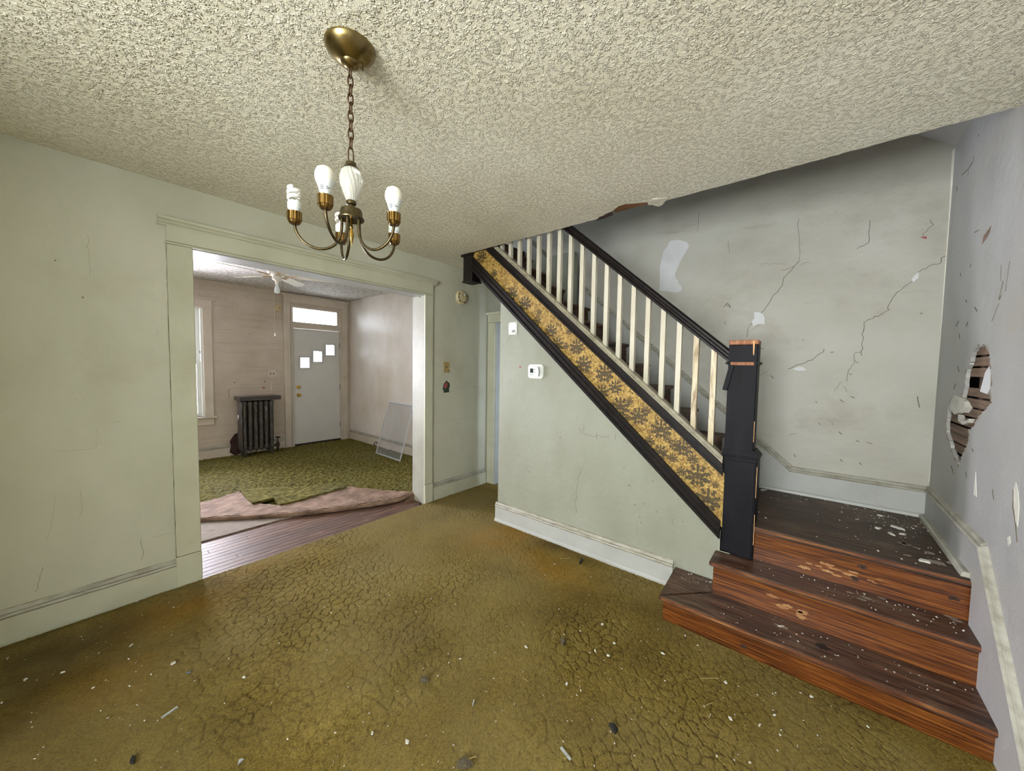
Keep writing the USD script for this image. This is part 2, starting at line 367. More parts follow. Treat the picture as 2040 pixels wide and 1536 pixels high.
def spline(pts, n=24):
    from scipy.interpolate import CubicSpline
    p = np.asarray(pts, float)
    d = np.concatenate([[0], np.cumsum(np.linalg.norm(np.diff(p, axis=0), axis=1))])
    return CubicSpline(d, p)(np.linspace(0, d[-1], n))


def sweep_profile(prof, a, b, out, upv=(0, 0, 1)):
    """Sweeps a profile [(distance along out, distance along up)] straight from a to b, capped."""
    a, b, out, upv = map(lambda q: np.asarray(q, float), (a, b, out, upv))
    pr = np.asarray(prof, float); n = len(pr)
    v = np.vstack([a + pr[:, :1] * out + pr[:, 1:] * upv, b + pr[:, :1] * out + pr[:, 1:] * upv])
    tri = trimesh.creation.triangulate_polygon(Polygon(pr), engine='earcut')
    f = [[k, (k + 1) % n, n + (k + 1) % n] for k in range(n)] + [[k, n + (k + 1) % n, n + k] for k in range(n)]
    tv, tf = tri
    idx = [int(np.argmin(((pr - q) ** 2).sum(1))) for q in tv]
    for t in tf:
        q = [idx[k] for k in t]
        f += [q, [n + q[2], n + q[1], n + q[0]]]
    m = tm(v, f)
    trimesh.repair.fix_normals(m)
    return m


def ribbon(pts, w, plane, off, thick=0.0012, jitter=0.3):
    """A thin crack on the plane ('X', 3.417) etc: a jagged sliver proud of the wall by thick, facing off (sign)."""
    ax, val = plane
    p = np.asarray(pts, float)
    # jagged midpoints
    q = [p[0]]
    for a, b in zip(p[:-1], p[1:]):
        L = np.linalg.norm(b - a); k = max(2, int(L / 0.02))
        nrm = np.array([-(b - a)[1], (b - a)[0]]) / (L + 1e-9)
        for s in range(1, k + 1):
            q.append(a + (b - a) * s / k + (nrm * rng.normal(0, 0.0045 * jitter) if s < k else 0))
    g = LineString(q).buffer(w * 0.32, cap_style=2, join_style=2)
    k = {'X': 'x', 'Y': 'y', 'Z': 'z'}[ax]
    return prism(g.simplify(0.0003), k, val, val + off * thick)


# ------------------------------------------------------------------ dimensions
YA, YA2 = 3.082, 3.255          # the back wall with the wide opening
XL, YR = -2.3, -0.593           # window wall behind the camera, wall on the right
XN = -1.2                        # the stub wall left of the camera; left wall of the front room
XB, XC = 2.50, 3.417            # wall under the stair, party wall
H, HF = 2.522, 2.618            # ceilings
YF, XFR = 6.837, 3.40           # front wall, side wall of the front room
ZL = 0.525                      # landing
XO1, XO2, ZO = 0.512, 2.305, 2.145

# ------------------------------------------------------------------ walls
rect = lambda a, b, c, d: [(a, c), (b, c), (b, d), (a, d)]
wb = Polygon(rect(XL - 0.1, 3.5, -0.1, 2.70)).difference(Polygon(rect(XO1 - 0.012, XO2 + 0.012, -0.2, ZO + 0.012)))
wall_back = setting('wall_back', prism(wb, 'y', YA, YA2), 'paint_back', 'greenish cream plaster wall with the wide cased opening into the front room', 'wall')

hole_px = [(1948, 688), (1962, 686), (1969, 700), (1972, 722), (1974, 740), (1975, 765), (1972, 790), (1976, 802), (1966, 812), (1957, 822), (1948, 835), (1940, 848), (1930, 858), (1930, 872), (1926, 888), (1920, 900), (1914, 912), (1911, 927), (1905, 918), (1900, 905), (1895, 892), (1891, 878), (1886, 862), (1885, 845), (1888, 826), (1889, 808), (1893, 798), (1902, 789), (1912, 800), (1917, 792), (1921, 778), (1923, 760), (1926, 738), (1932, 722), (1938, 702)]
hole = Polygon([(lambda q: (q[0], q[2]))(at('Y', YR, *p)) for p in hole_px]).buffer(0)
hb = hole.exterior.segmentize(0.012)
hole = Polygon([(x + rng.normal(0, 0.0035), z + rng.normal(0, 0.0035)) for x, z in list(hb.coords)[:-1]]).buffer(0)
wr = Polygon(rect(XL - 0.1, 3.6, -0.1, 5.1)).difference(hole)
wall_right = setting('wall_right', prism(wr, 'y', YR - 0.014, YR), 'paint_right', 'scuffed grey white plaster wall beside the landing with a ragged hole showing lath', 'wall')
# lath behind the hole: one board each
hx0, hz0, hx1, hz1 = hole.bounds
z = hz0 - 0.05; k = 0
while z < hz1 + 0.04:
    w = 0.043
    zm = z + w / 2
    broken = 1.345 < zm < 1.43
    if not broken:
        t = rng.normal(0, 0.003)
        obj('lath', bx(hx0 - 0.08, hx1 + 0.08, YR - 0.024 + rng.normal(0, 0.0012), YR - 0.0145, z + t, z + w + t, 0.002), 'raw_lath', wall_right)
    else:
        obj('lath', bx(hx1 - 0.06 + rng.uniform(-0.01, 0.02), hx1 + 0.10, YR - 0.024, YR - 0.0145, z, z + w, 0.002), 'raw_lath', wall_right)
    z += w + 0.0075
cvx0, cvx1, cvz0, cvz1 = hx0 - 0.2, hx1 + 0.2, hz0 - 0.2, hz1 + 0.2
obj('wall_cavity', [bx(cvx0, cvx1, YR - 0.13, YR - 0.12, cvz0, cvz1), bx(cvx0, cvx0 + 0.01, YR - 0.125, YR - 0.02, cvz0, cvz1), bx(cvx1 - 0.01, cvx1, YR - 0.125, YR - 0.02, cvz0, cvz1), bx(cvx0, cvx1, YR - 0.125, YR - 0.02, cvz0, cvz0 + 0.01), bx(cvx0, cvx1, YR - 0.125, YR - 0.02, cvz1 - 0.01, cvz1)], 'cavity', wall_right)
obj('stud', bx(2.78, 2.82, YR - 0.11, YR - 0.032, hz0 - 0.1, hz1 + 0.1, 0.003), 'raw_lath', wall_right)
# hanging pieces of plaster in the hole
q = np.array([at('Y', YR, *p)[[0, 2]] for p in [(1971, 722), (1976, 740), (1969, 772), (1962, 785), (1948, 780), (1958, 742)]])
obj('plaster_flap', prism(Polygon(q), 'y', YR - 0.018, YR - 0.006), 'plaster_patch', wall_right)
q = np.array([at('Y', YR, *p)[[0, 2]] for p in [(1905, 787), (1914, 792), (1922, 800), (1928, 812), (1922, 822), (1912, 822), (1903, 826), (1896, 818), (1893, 808), (1898, 796)]])
obj('plaster_flap', prism(Polygon(q).buffer(0), 'y', YR - 0.016, YR + 0.004), 'plaster_raw', wall_right)
q = np.array([at('Y', YR, *p)[[0, 2]] for p in [(1910, 826), (1914, 834), (1922, 840), (1932, 834), (1930, 842), (1918, 846), (1909, 838)]])
obj('plaster_flap', prism(Polygon(q).buffer(0), 'y', YR - 0.018, YR + 0.002), 'plaster_raw', wall_right)
ring = hole.buffer(0.008).difference(hole.buffer(-0.001))
obj('broken_edge', prism(ring.intersection(unary_union([Point(x, z).buffer(0.013) for x, z in [hole.exterior.interpolate(t, True).coords[0] for t in rng.uniform(0, 1, 26)]])), 'y', YR, YR + 0.002), 'plaster_brown', wall_right)

wall_party = setting('wall_party', prism(Polygon(rect(YR - 0.1, 7.0, -0.1, 5.1)), 'x', XC, XC + 0.12), 'paint_party', 'stained cracked off white plaster wall above the stair', 'wall')

lowz = lambda y: 0.423 + 0.893 * (y - 0.41)      # underside of the dark lower trim
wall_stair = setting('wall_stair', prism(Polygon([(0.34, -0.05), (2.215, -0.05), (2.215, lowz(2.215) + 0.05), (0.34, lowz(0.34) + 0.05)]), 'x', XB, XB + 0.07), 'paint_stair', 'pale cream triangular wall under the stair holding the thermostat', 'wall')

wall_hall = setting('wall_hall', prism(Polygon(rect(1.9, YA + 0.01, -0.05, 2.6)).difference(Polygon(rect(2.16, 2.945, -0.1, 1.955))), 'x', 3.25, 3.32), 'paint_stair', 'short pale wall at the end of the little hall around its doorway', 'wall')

win = lambda c, w, z0, z1: Polygon(rect(c - w / 2, c + w / 2, z0, z1))
wl = Polygon(rect(YR - 0.1, YA2, -0.1, 2.70)).difference(win(0.30, 1.50, 0.77, 2.27))
setting('wall_left', prism(wl, 'x', XL - 0.12, XL), 'paint_back', 'cream window wall of the dining room behind the viewer', 'wall')
setting('wall_return', bx(XL, XN, 1.5, YA + 0.05, -0.1, 2.6), 'paint_back', 'unseen boxed out cream wall left of the viewer shaped to shade the back wall', 'wall')  # shaped to keep window light off the left end of the back wall

wf = Polygon(rect(XL - 0.1, 3.6, -0.1, 2.8)).difference(win(0.79, 0.88, 0.63, 2.21)).difference(win(-0.5, 0.88, 0.63, 2.21)).difference(Polygon(rect(2.395, 3.235, -0.2, 2.42)))
wall_front = setting('wall_front', prism(wf, 'y', YF, YF + 0.14), 'paint_front', 'dingy beige front wall with the white entrance door and the radiator', 'wall')
setting('wall_front_side', prism(Polygon(rect(YA2, YF + 0.1, -0.1, 2.8)), 'x', XFR, XFR + 0.015), 'paint_front_side', 'shiny pale side wall of the front room with the leaning screen', 'wall')
setting('wall_front_left', prism(Polygon(rect(YA2 - 0.1, YF + 0.1, -0.1, 2.8)), 'x', XN - 0.12, XN), 'paint_front', 'beige far left wall of the front room', 'wall')
# the upper storey around the stairwell
setting('wall_upper', prism(Polygon(rect(YR - 0.1, 4.7, 2.80, 5.1)), 'x', 2.30, 2.46), 'plaster_plain', 'upstairs wall along the open stairwell', 'wall')
setting('wall_upper_end', prism(Polygon(rect(2.2, 3.6, 2.70, 5.1)).difference(win(2.95, 0.7, 3.3, 4.5)), 'y', 4.58, 4.70), 'plaster_plain', 'upstairs end wall with a window', 'wall')
sof = Polygon([(YR - 0.05, 2.80 - 0.04), (YR - 0.05, 2.92), (2.16, 5.08), (2.16, 4.96)])
setting('ceiling_slope', prism(sof, 'x', 2.46, XC + 0.02), 'plaster_plain', 'grey sloping soffit over the stair landing', 'ceiling')
setting('ceiling_upper', bx(2.2, 3.6, 2.0, 4.75, 5.0, 5.1), 'plaster_plain', 'flat ceiling over the upstairs hall', 'ceiling')
setting('roof', bx(XL - 0.3, 2.46, YR - 0.2, 7.1, 2.86, 2.96), 'plaster_plain', 'upper floor structure over the two rooms', 'roof')

# ------------------------------------------------------------------ ceilings (with the torn edge along the stairwell)
edge = [(2.48, YR - 0.02)]
y = YR
while y < 2.69:
    y += rng.uniform(0.015, 0.05)
    edge.append((2.48 + rng.normal(0, 0.003), min(y, 2.69)))
cp = Polygon([(XL - 0.05, YR - 0.02)] + edge + [(3.26, 2.69), (3.26, YA + 0.02), (XL - 0.05, YA + 0.02)]).buffer(0)
torn = [at('Z', H, *p)[:2] for p in [(1190, 428), (1192, 437), (1205, 426), (1222, 420), (1232, 411), (1244, 407), (1268, 404), (1288, 401), (1300, 405), (1311, 408), (1322, 402), (1330, 390), (1250, 380), (1190, 400)]]
bite = Polygon([at('Z', H, *p)[:2] for p in [(1192, 436), (1205, 427), (1222, 419), (1232, 411), (1245, 407), (1270, 405), (1290, 403), (1296, 420), (1240, 450)]])
cp = cp.difference(bite.buffer(0))
ceiling = setting('ceiling', prism(cp, 'z', H, H + 0.03), 'stipple_ceiling', 'cream stippled ceiling of the dining room with a torn edge at the stairwell', 'ceiling')
obj('torn_lath', bx(2.40, 2.484, 0.86, 1.13, H + 0.010, H + 0.030, 0.003), 'torn_wood', ceiling)
obj('plaster_scale', [prism(Polygon([at('Z', H + 0.004, *p)[:2] for p in [(1292, 404), (1302, 406), (1312, 409), (1320, 405), (1330, 392), (1300, 394)]]), 'z', H - 0.006, H + 0.002)], 'stipple_ceiling', ceiling)
obj('plaster_scale', [prism(Polygon([at('Z', H + 0.004, *p)[:2] for p in [(1188, 438), (1194, 431), (1220, 422), (1221, 426), (1206, 432)]]), 'z', H - 0.004, H + 0.006)], 'sooty', ceiling)
obj('floor_structure', bx(XL, 2.40, YR, YA, H + 0.03, 2.86), 'cavity', ceiling)
setting('ceiling_front', bx(XN - 0.05, XFR + 0.02, YA2 - 0.01, YF + 0.02, HF, HF + 0.05), 'stipple_front', 'off white stippled ceiling of the front room', 'ceiling')
setting('floor_upper', bx(2.46, XC, 2.66, 4.6, 2.66, 2.775), 'old_stair_wood', 'upstairs hall floor at the head of the stair', 'floor')

# ------------------------------------------------------------------ floors
floor = setting('floor', bx(XL - 0.2, 3.6, YR - 0.2, 7.0, -0.10, -0.035), 'cavity', 'floor of both rooms with bare strip boards at the opening', 'floor')
k = 0
for i, y0 in enumerate(np.arange(3.0, 3.95, 0.0575)):
    x = XN + rng.uniform(0, 0.8)
    cuts = [XN]
    while x < 3.4:
        cuts.append(x); x += rng.uniform(0.9, 1.9)
    cuts.append(3.4)
    for a, b in zip(cuts[:-1], cuts[1:]):
        if y0 < 3.255 and (b < XO1 - 0.05 or a > XO2 + 0.05):
            continue
        if y0 < 3.255:
            a, b = max(a, XO1 + 0.002), min(b, XO2 - 0.002)
        if b - a < 0.05:
            continue
        obj('floor_board', bx(a + 0.0006, b - 0.0006, y0 + 0.0006, y0 + 0.0569, -0.036, -0.013 + rng.normal(0, 0.0004), 0.0018), f'floor_board_{rng.integers(3)}', floor)


def grid(x0, x1, y0, y1, s, fine_from=None):
    xs, ny = np.linspace(x0, x1, int((x1 - x0) / s) + 1), int((y1 - y0) / s) + 1
    if fine_from is not None:
        xs = np.concatenate([np.arange(x0, fine_from, 0.05), np.linspace(fine_from, x1, int((x1 - fine_from) / s) + 1)])
    nx = len(xs)
    X, Y = np.meshgrid(xs, np.linspace(y0, y1, ny))
    i = np.arange(nx * ny).reshape(ny, nx)
    f = np.concatenate([np.stack([i[:-1, :-1], i[:-1, 1:], i[1:, 1:]], -1).reshape(-1, 3), np.stack([i[:-1, :-1], i[1:, 1:], i[1:, :-1]], -1).reshape(-1, 3)])
    return X.ravel(), Y.ravel(), f


def compact(v, f, *extra):
    use = np.zeros(len(v), bool); use[f.ravel()] = True
    ix = np.cumsum(use) - 1
    return (v[use], ix[f]) + tuple(e[use] for e in extra)


def noise2(x, y, s, seed=0, octv=4):
    return meshkit.fbm(np.stack([x * s, y * s, np.full_like(x, 0.37 + seed)], -1), octv, seed)


def blobs(x, y, items):
    m = np.zeros_like(x)
    for cx, cy, rx, ry, a in items:
        m = np.maximum(m, a * np.exp(-((x - cx) / rx) ** 2 - ((y - cy) / ry) ** 2))
    return m


# the gold carpet of the dining room: pile parted along a net of fine creases
x, y, f = grid(XL, 3.25, YR, 3.075, 0.0058, -0.45)
wx, wy = x + 0.02 * (noise2(x, y, 22, 1, 3) - 0.5), y + 0.02 * (noise2(x, y, 22, 2, 3) - 0.5)
wx, wy = wx + 0.012 * (noise2(x, y, 60, 5, 2) - 0.5), wy + 0.012 * (noise2(x, y, 60, 6, 2) - 0.5)
cells = np.stack(np.meshgrid(np.arange(XL, 3.3, 0.052), np.arange(YR, 3.12, 0.052)), -1).reshape(-1, 2)
cells = cells + rng.uniform(-0.024, 0.024, cells.shape)
d2, _ = cKDTree(cells).query(np.stack([wx, wy], 1), k=2)
dd = d2[:, 1] - d2[:, 0]
fade = np.clip((noise2(x, y, 2.3, 8, 3) - 0.30) * 3.2, 0.15, 1)
zz = 0.010 * (noise2(x, y, 1.7, 3, 3) - 0.5) + 0.004 * (noise2(x, y, 9, 4, 3) - 0.5) + 0.005 * (noise2(x, y, 120, 7, 2) - 0.5)
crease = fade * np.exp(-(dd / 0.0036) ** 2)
zz -= 0.0055 * crease
zz += 0.022 * np.exp(-((y - 1.35 - 0.12 * x) / 0.07) ** 2) * np.exp(-((x - 0.9) / 0.35) ** 2)     # a soft ruck across the room
zz += 0.020 * np.exp(-((y - 2.98) / 0.05) ** 2) * np.exp(-((x + 0.05) / 0.4) ** 2)                # bunched against the back wall
edge_y = 3.062 + 0.012 * (noise2(x, np.zeros_like(x), 14, 9, 4) - 0.5)
inside = (y < edge_y) & ~((x < XN + 0.005) & (y > 1.5)) & ~((x > XB + 0.03) & (y < 2.24)) & ~((x > 2.133) & (y < 0.607))
zz = np.where((y > edge_y - 0.012), zz - 0.004, zz)
dark = blobs(x, y, [(-0.1, 2.75, 0.5, 0.35, 0.75), (-0.3, 2.3, 0.5, 0.45, 0.5), (0.52, 2.95, 0.10, 0.10, 0.6), (0.98, 0.55, 0.05, 0.035, 0.95), (0.30, 2.5, 0.3, 0.2, 0.4), (2.44, 1.6, 0.08, 1.0, 0.5),
                   (2.3, 2.7, 0.5, 0.12, 0.55), (2.0, 0.9, 0.5, 0.5, 0.25), (1.15, 1.55, 0.10, 0.04, 0.4)])
dark *= np.clip(noise2(x, y, 6, 12, 5) * 2.2 - 0.35, 0, 1)
dark = np.maximum(dark, 0.6 * crease)                                                            # shade of the crease depth painted into the mask
orange = blobs(x, y, [(2.25, 2.0, 0.26, 0.26, 1.3), (0.36, 2.75, 0.22, 0.22, 0.6), (2.15, 1.45, 0.16, 0.35, 0.5), (0.15, 2.3, 0.25, 0.2, 0.4), (0.75, 2.95, 0.25, 0.08, 0.4)])
orange *= np.clip(noise2(x, y, 7, 13, 5) * 2.4 - 0.5, 0, 1)
pale = np.clip((noise2(x, y, 1.1, 14, 4) - 0.42) * 2.6, 0, 0.55)
keep = inside[f].all(1)
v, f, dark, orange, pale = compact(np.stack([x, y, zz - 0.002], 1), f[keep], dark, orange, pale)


def carpet_mesh(path_name, v, f, mat, parent=None, stain=None):
    o = obj(path_name, tm(v, f), mat, parent, smooth=True)
    if stain is not None:
        UsdGeom.PrimvarsAPI(o).CreatePrimvar('stain', Sdf.ValueTypeNames.Color3fArray, 'vertex').Set(Vt.Vec3fArray.FromNumpy(stain.astype(np.float32)))
    return o


carpet = carpet_mesh('fitted_carpet', v, f, 'carpet_gold', None, np.stack([dark, orange, pale], 1))  # first channel: stain blobs plus the painted crease shade
tag(carpet, 'soiled olive gold fitted carpet creased all over the dining room floor', 'carpet')

# the green shag carpet of the front room, folded back from the opening
fold = np.array([at('Z', 0.03, *p)[:2] for p in [(400, 1032), (500, 1027), (600, 1020), (700, 1008), (800, 992), (832, 984)]])
fx = np.concatenate([[XN], [0.2], fold[:, 0], [3.0, 3.4]]); fy = np.concatenate([[5.6], [4.6], fold[:, 1], [3.24, 3.27]])
x, y, f = grid(XN, XFR - 0.005, 3.26, YF - 0.005, 0.0105)
fl = np.interp(x, fx, fy)
lump = noise2(x, y, 34, 21, 3)
zz = 0.002 + 0.034 * (lump - 0.5) + 0.016 * (noise2(x, y, 80, 22, 2) - 0.5) + 0.02 * (noise2(x, y, 3, 23, 3) - 0.5)
keep = (y > fl + 0.012)[f].all(1)
v, f = compact(np.stack([x, y, zz], 1), f[keep])
shag = thing('shag_carpet', 'green shag carpet with its torn end folded back to show brown backing', 'carpet', (1.5, 5, 0))
carpet_mesh('pile', v, f, 'carpet_green', shag)


def thick_sheet(poly, z0, th, s, mat, name, parent, amp, seed, tilt=None):
    x0, y0, x1, y1 = poly.bounds
    X, Y, f = grid(x0, x1, y0, y1, s)
    from shapely import contains_xy
    ins = contains_xy(poly, X, Y)
    Z = z0 + amp * (noise2(X, Y, 11, seed, 3) - 0.5) + (tilt(X, Y) if tilt is not None else 0)
    f = f[ins[f].all(1)]
    v, f = compact(np.stack([X, Y, Z], 1), f)
    # skirt downwards all round
    e = np.sort(np.concatenate([f[:, [0, 1]], f[:, [1, 2]], f[:, [2, 0]]]), 1)
    de = np.concatenate([f[:, [0, 1]], f[:, [1, 2]], f[:, [2, 0]]])
    u, inv, cnt = np.unique(e, axis=0, return_inverse=True, return_counts=True)
    b = de[cnt[inv.ravel()] == 1]
    n = len(v); low = v.copy(); low[:, 2] -= th
    f2 = np.vstack([f, np.stack([b[:, 1], b[:, 0], b[:, 0] + n], 1), np.stack([b[:, 1], b[:, 0] + n, b[:, 1] + n], 1)])
    return obj(name, tm(np.vstack([v, low]), f2), mat, parent, smooth=45)


Zp = 0.036
top = [at('Z', Zp, *p)[:2] for p in [(826, 982), (819, 986), (780, 979), (740, 974), (697, 969), (640, 985), (556, 1006), (520, 1002), (478, 978), (440, 990), (400, 1000), (330, 1015)]]
flap_poly = Polygon([tuple(q) for q in fold] + [tuple(q) for q in top] + [(0.2, 4.95), (0.2, 4.62)]).buffer(0)
flapb = Polygon(list(flap_poly.exterior.segmentize(0.03).coords)); 
flap_poly = Polygon([(a + rng.normal(0, 0.006), b + rng.normal(0, 0.006)) for a, b in list(flapb.exterior.coords)[:-1]]).buffer(0)
endlift = lambda X, Y: 0.05 * np.clip((X - 2.05) / 0.3, 0, 1) ** 2
thick_sheet(flap_poly, Zp, 0.02, 0.010, 'carpet_backing', 'folded_flap', shag, 0.018, 31, endlift)
tongue = Polygon([at('Z', 0.05, *p)[:2] for p in [(478, 977), (490, 992), (501, 1003), (515, 999), (530, 996), (545, 993), (551, 1000), (557, 1006), (600, 995), (650, 981), (692, 969), (660, 966), (600, 969), (540, 971), (500, 972)]]).buffer(0)
thick_sheet(tongue, 0.052, 0.024, 0.009, 'carpet_green', 'torn_tongue', shag, 0.030, 33)
# the rolled edge along the fold
fs = spline(np.column_stack([fold, np.zeros(len(fold))]), 60)
fs = np.vstack([[0.2, 4.64, 0], fs])
rr = 0.021 + 0.005 * np.sin(np.arange(len(fs)) * 1.3) * 0.4
fs[:, 2] = 0.014 + 0.055 * np.clip((fs[:, 0] - 2.1) / 0.25, 0, 1) ** 2
obj('rolled_edge', tube(fs, rr, 12), 'carpet_backing', shag, smooth=True)
tip = [at('Y', 3.24, *p) for p in [(818, 990), (842, 972), (839, 981), (828, 999), (800, 1004)]]
obj('curled_tip', hull(np.vstack([np.array(tip), np.array(tip) + [0, 0.012, -0.004]])), 'carpet_backing', shag)
mat_poly = Polygon([(-0.6, 3.715), (1.30, 3.715), (1.36, 3.70), (1.36, 3.80), (0.6, 4.4), (-0.6, 4.9)])
tag(obj('jute_underlay', prism(mat_poly, 'z', -0.012, -0.002), 'jute_mat'), 'grey ribbed underlay lying on the boards below the folded carpet', 'underlay')

# ------------------------------------------------------------------ trim of the wide opening
t1 = group_setting('trim_1', 'cream painted casing around the wide opening with a moulded head', 'door casing')
obj('side_casing', bx(0.392, XO1, YA - 0.022, YA, 0.19, 2.150, 0.003), 'trim_paint', t1)
obj('side_casing', bx(XO2, 2.405, YA - 0.022, YA, 0.19, 2.150, 0.003), 'trim_paint', t1)
obj('plinth_block', bx(0.389, XO1 + 0.001, YA - 0.030, YA, -0.01, 0.188, 0.004), 'trim_paint', t1)
obj('plinth_block', bx(XO2 - 0.001, 2.408, YA - 0.030, YA, -0.01, 0.188, 0.004), 'trim_paint', t1)
obj('head_fillet', bx(0.382, 2.415, YA - 0.030, YA, 2.150, 2.163, 0.004), 'trim_paint', t1)
obj('head_board', bx(0.390, 2.405, YA - 0.024, YA, 2.166, 2.262, 0.002), 'trim_paint', t1)
obj('dark_seam', bx(0.386, 2.410, YA - 0.0215, YA, 2.1625, 2.1665), 'crack_dark', t1)  # thin dark strip in the gap below the head board
for xa_, xb_ in ((0.389, XO1), (XO2, 2.408)):
    obj('dark_seam', bx(xa_, xb_, YA - 0.0215, YA, 0.1875, 0.1905), 'crack_dark', t1)
obj('dark_seam', bx(0.3885, 0.3925, YA - 0.004, YA, 0.19, 2.15), 'seam_dark', t1)
obj('dark_seam', bx(2.4045, 2.4085, YA - 0.004, YA, 0.19, 2.15), 'seam_dark', t1)
cap = [(0, 0), (0.026, 0), (0.030, 0.008), (0.040, 0.012), (0.046, 0.022), (0.060, 0.030), (0.062, 0.044), (0.010, 0.052), (0, 0.052)]
obj('head_crown', sweep_profile(cap, (0.350, YA, 2.258), (2.436, YA, 2.258), (0, -1, 0)), 'trim_paint', t1)
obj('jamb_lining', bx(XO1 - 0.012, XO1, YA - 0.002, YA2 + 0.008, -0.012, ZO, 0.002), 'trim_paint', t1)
obj('jamb_lining', bx(XO2, XO2 + 0.012, YA - 0.002, YA2 + 0.008, -0.012, ZO, 0.002), 'trim_jamb_shaded', t1)
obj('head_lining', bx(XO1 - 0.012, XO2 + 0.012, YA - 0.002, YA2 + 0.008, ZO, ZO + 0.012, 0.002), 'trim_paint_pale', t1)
obj('back_casing', [bx(0.392, XO1, YA2, YA2 + 0.02, 0, 2.16, 0.003), bx(XO2, 2.405, YA2, YA2 + 0.02, 0, 2.16, 0.003), bx(0.36, 2.43, YA2, YA2 + 0.02, ZO, 2.27, 0.003)], 'trim_paint_pale', t1)

# ------------------------------------------------------------------ baseboards
BOARD = [(0, -0.02), (0.017, -0.02), (0.017, 0.133), (0.012, 0.138), (0, 0.138)]
CAP = [(0, 0.134), (0.020, 0.134), (0.024, 0.141), (0.020, 0.148), (0.013, 0.150), (0.016, 0.157), (0.012, 0.166), (0.004, 0.174), (0, 0.174)]
TOE = [(0, -0.02), (0.027, -0.02), (0.027, 0.010), (0.022, 0.022), (0.016, 0.026), (0, 0.026)]


def baseboard(name, a, b, out, label, mat='trim_paint', toe=False, z=0.0):
    o = group_setting(name, label, 'baseboard')
    a, b = (*a, z), (*b, z)
    obj('board', sweep_profile(BOARD, a, b, out), mat, o)
    obj('cap_moulding', sweep_profile(CAP, a, b, out), 'trim_cap', o)
    obj('dark_seam', sweep_profile([(0.010, 0.1475), (0.0172, 0.1475), (0.0164, 0.1515), (0.010, 0.1515)], a, b, out), 'seam_dark', o)  # thin dark strips along the grooves of the cap
    obj('dark_seam', sweep_profile([(0.010, 0.131), (0.0182, 0.131), (0.0182, 0.1345), (0.010, 0.1345)], a, b, out), 'seam_dark', o)
    obj('dark_seam', sweep_profile([(0, 0.1735), (0.005, 0.1735), (0.003, 0.1755), (0, 0.1755)], a, b, out), 'seam_dark', o)
    if toe:
        obj('shoe_moulding', sweep_profile(TOE, a, b, out), mat, o)
    return o


baseboard('baseboard_back', (XN, YA), (0.390, YA), (0, -1, 0), 'cream moulded baseboard left of the wide opening')
baseboard('baseboard_hall', (2.406, YA), (3.235, YA), (0, -1, 0), 'cream moulded baseboard in the little hall right of the opening')
bbst = baseboard('baseboard_stair', (XB, 0.655), (XB, 2.232), (-1, 0, 0), 'pale moulded baseboard along the wall under the stair', 'trim_paint_pale', True)
baseboard('baseboard_front', (XN, YF), (2.26, YF), (0, -1, 0), 'beige baseboard on the front wall behind the radiator', 'trim_front')
baseboard('baseboard_front_side', (XFR, YA2), (XFR, YF), (-1, 0, 0), 'beige baseboard on the side wall behind the leaning screen', 'trim_front')
lb = group_setting('baseboard_landing', 'pale baseboard on the party wall at the landing, rising with the stair', 'baseboard')
sk = lambda y: 0.722 + 0.875 * (y - 0.10)
brd = Polygon([(YR, ZL - 0.01), (0.30, ZL - 0.01), (2.75, sk(2.75) - 0.33), (2.75, sk(2.75) - 0.03), (0.10, 0.690), (YR, 0.690)])
obj('board', prism(brd, 'x', XC - 0.017, XC), 'trim_paint_pale', lb)
CAP2 = [(0, 0), (0.020, 0), (0.024, 0.008), (0.020, 0.015), (0.012, 0.017), (0.016, 0.025), (0.010, 0.036), (0, 0.040)]
obj('cap_moulding', sweep_profile(CAP2, (XC, YR, 0.684), (XC, 0.11, 0.684), (-1, 0, 0)), 'trim_cap', lb)
sl = np.array([0, 1, 0.875]) / math.hypot(1, 0.875); nrm = np.array([0, -0.875, 1]) / math.hypot(1, 0.875)
obj('cap_moulding', sweep_profile(CAP2, (XC, 0.10, 0.684), (XC, 2.75, 0.684 + 0.875 * 2.65), (-1, 0, 0), nrm), 'trim_cap', lb)
obj('shoe_moulding', sweep_profile([(0, 0), (0.028, 0), (0.026, 0.018), (0.018, 0.024), (0, 0.024)], (XC, YR, ZL), (XC, 0.31, ZL), (-1, 0, 0)), 'trim_paint_pale', lb)
rb = group_setting('baseboard_right', 'grey white skirting board on the right wall dropping beside the lowest steps', 'baseboard')
brd = Polygon([(XC, ZL - 0.01), (2.50, ZL - 0.01), (2.50, -0.05), (1.60, -0.05), (1.60, -0.12 + 0.0), (1.70, -0.02), (2.435, 0.695), (XC, 0.695)])
obj('board', prism(brd.buffer(0), 'y', YR, YR + 0.014), 'paint_right', rb)
obj('cap_moulding', sweep_profile(CAP2, (XC, YR, 0.690), (2.43, YR, 0.690), (0, 1, 0)), 'trim_cap', rb)
n2 = np.array([-1, 0, 1.0]) / math.sqrt(2)
obj('cap_moulding', sweep_profile(CAP2, (2.44, YR, 0.692), (1.70, YR, -0.033), (0, 1, 0), n2), 'trim_cap', rb)
obj('shoe_moulding', sweep_profile([(0, 0), (0.028, 0), (0.026, 0.018), (0.018, 0.024), (0, 0.024)], (XC, YR + 0.012, ZL), (2.53, YR + 0.012, ZL), (0, 1, 0)), 'trim_cap', rb)

# ------------------------------------------------------------------ the staircase
st = thing('staircase', 'dark worn wooden staircase with three varnished lower steps and a landing', 'staircase', (2.6, 0.4, 0))


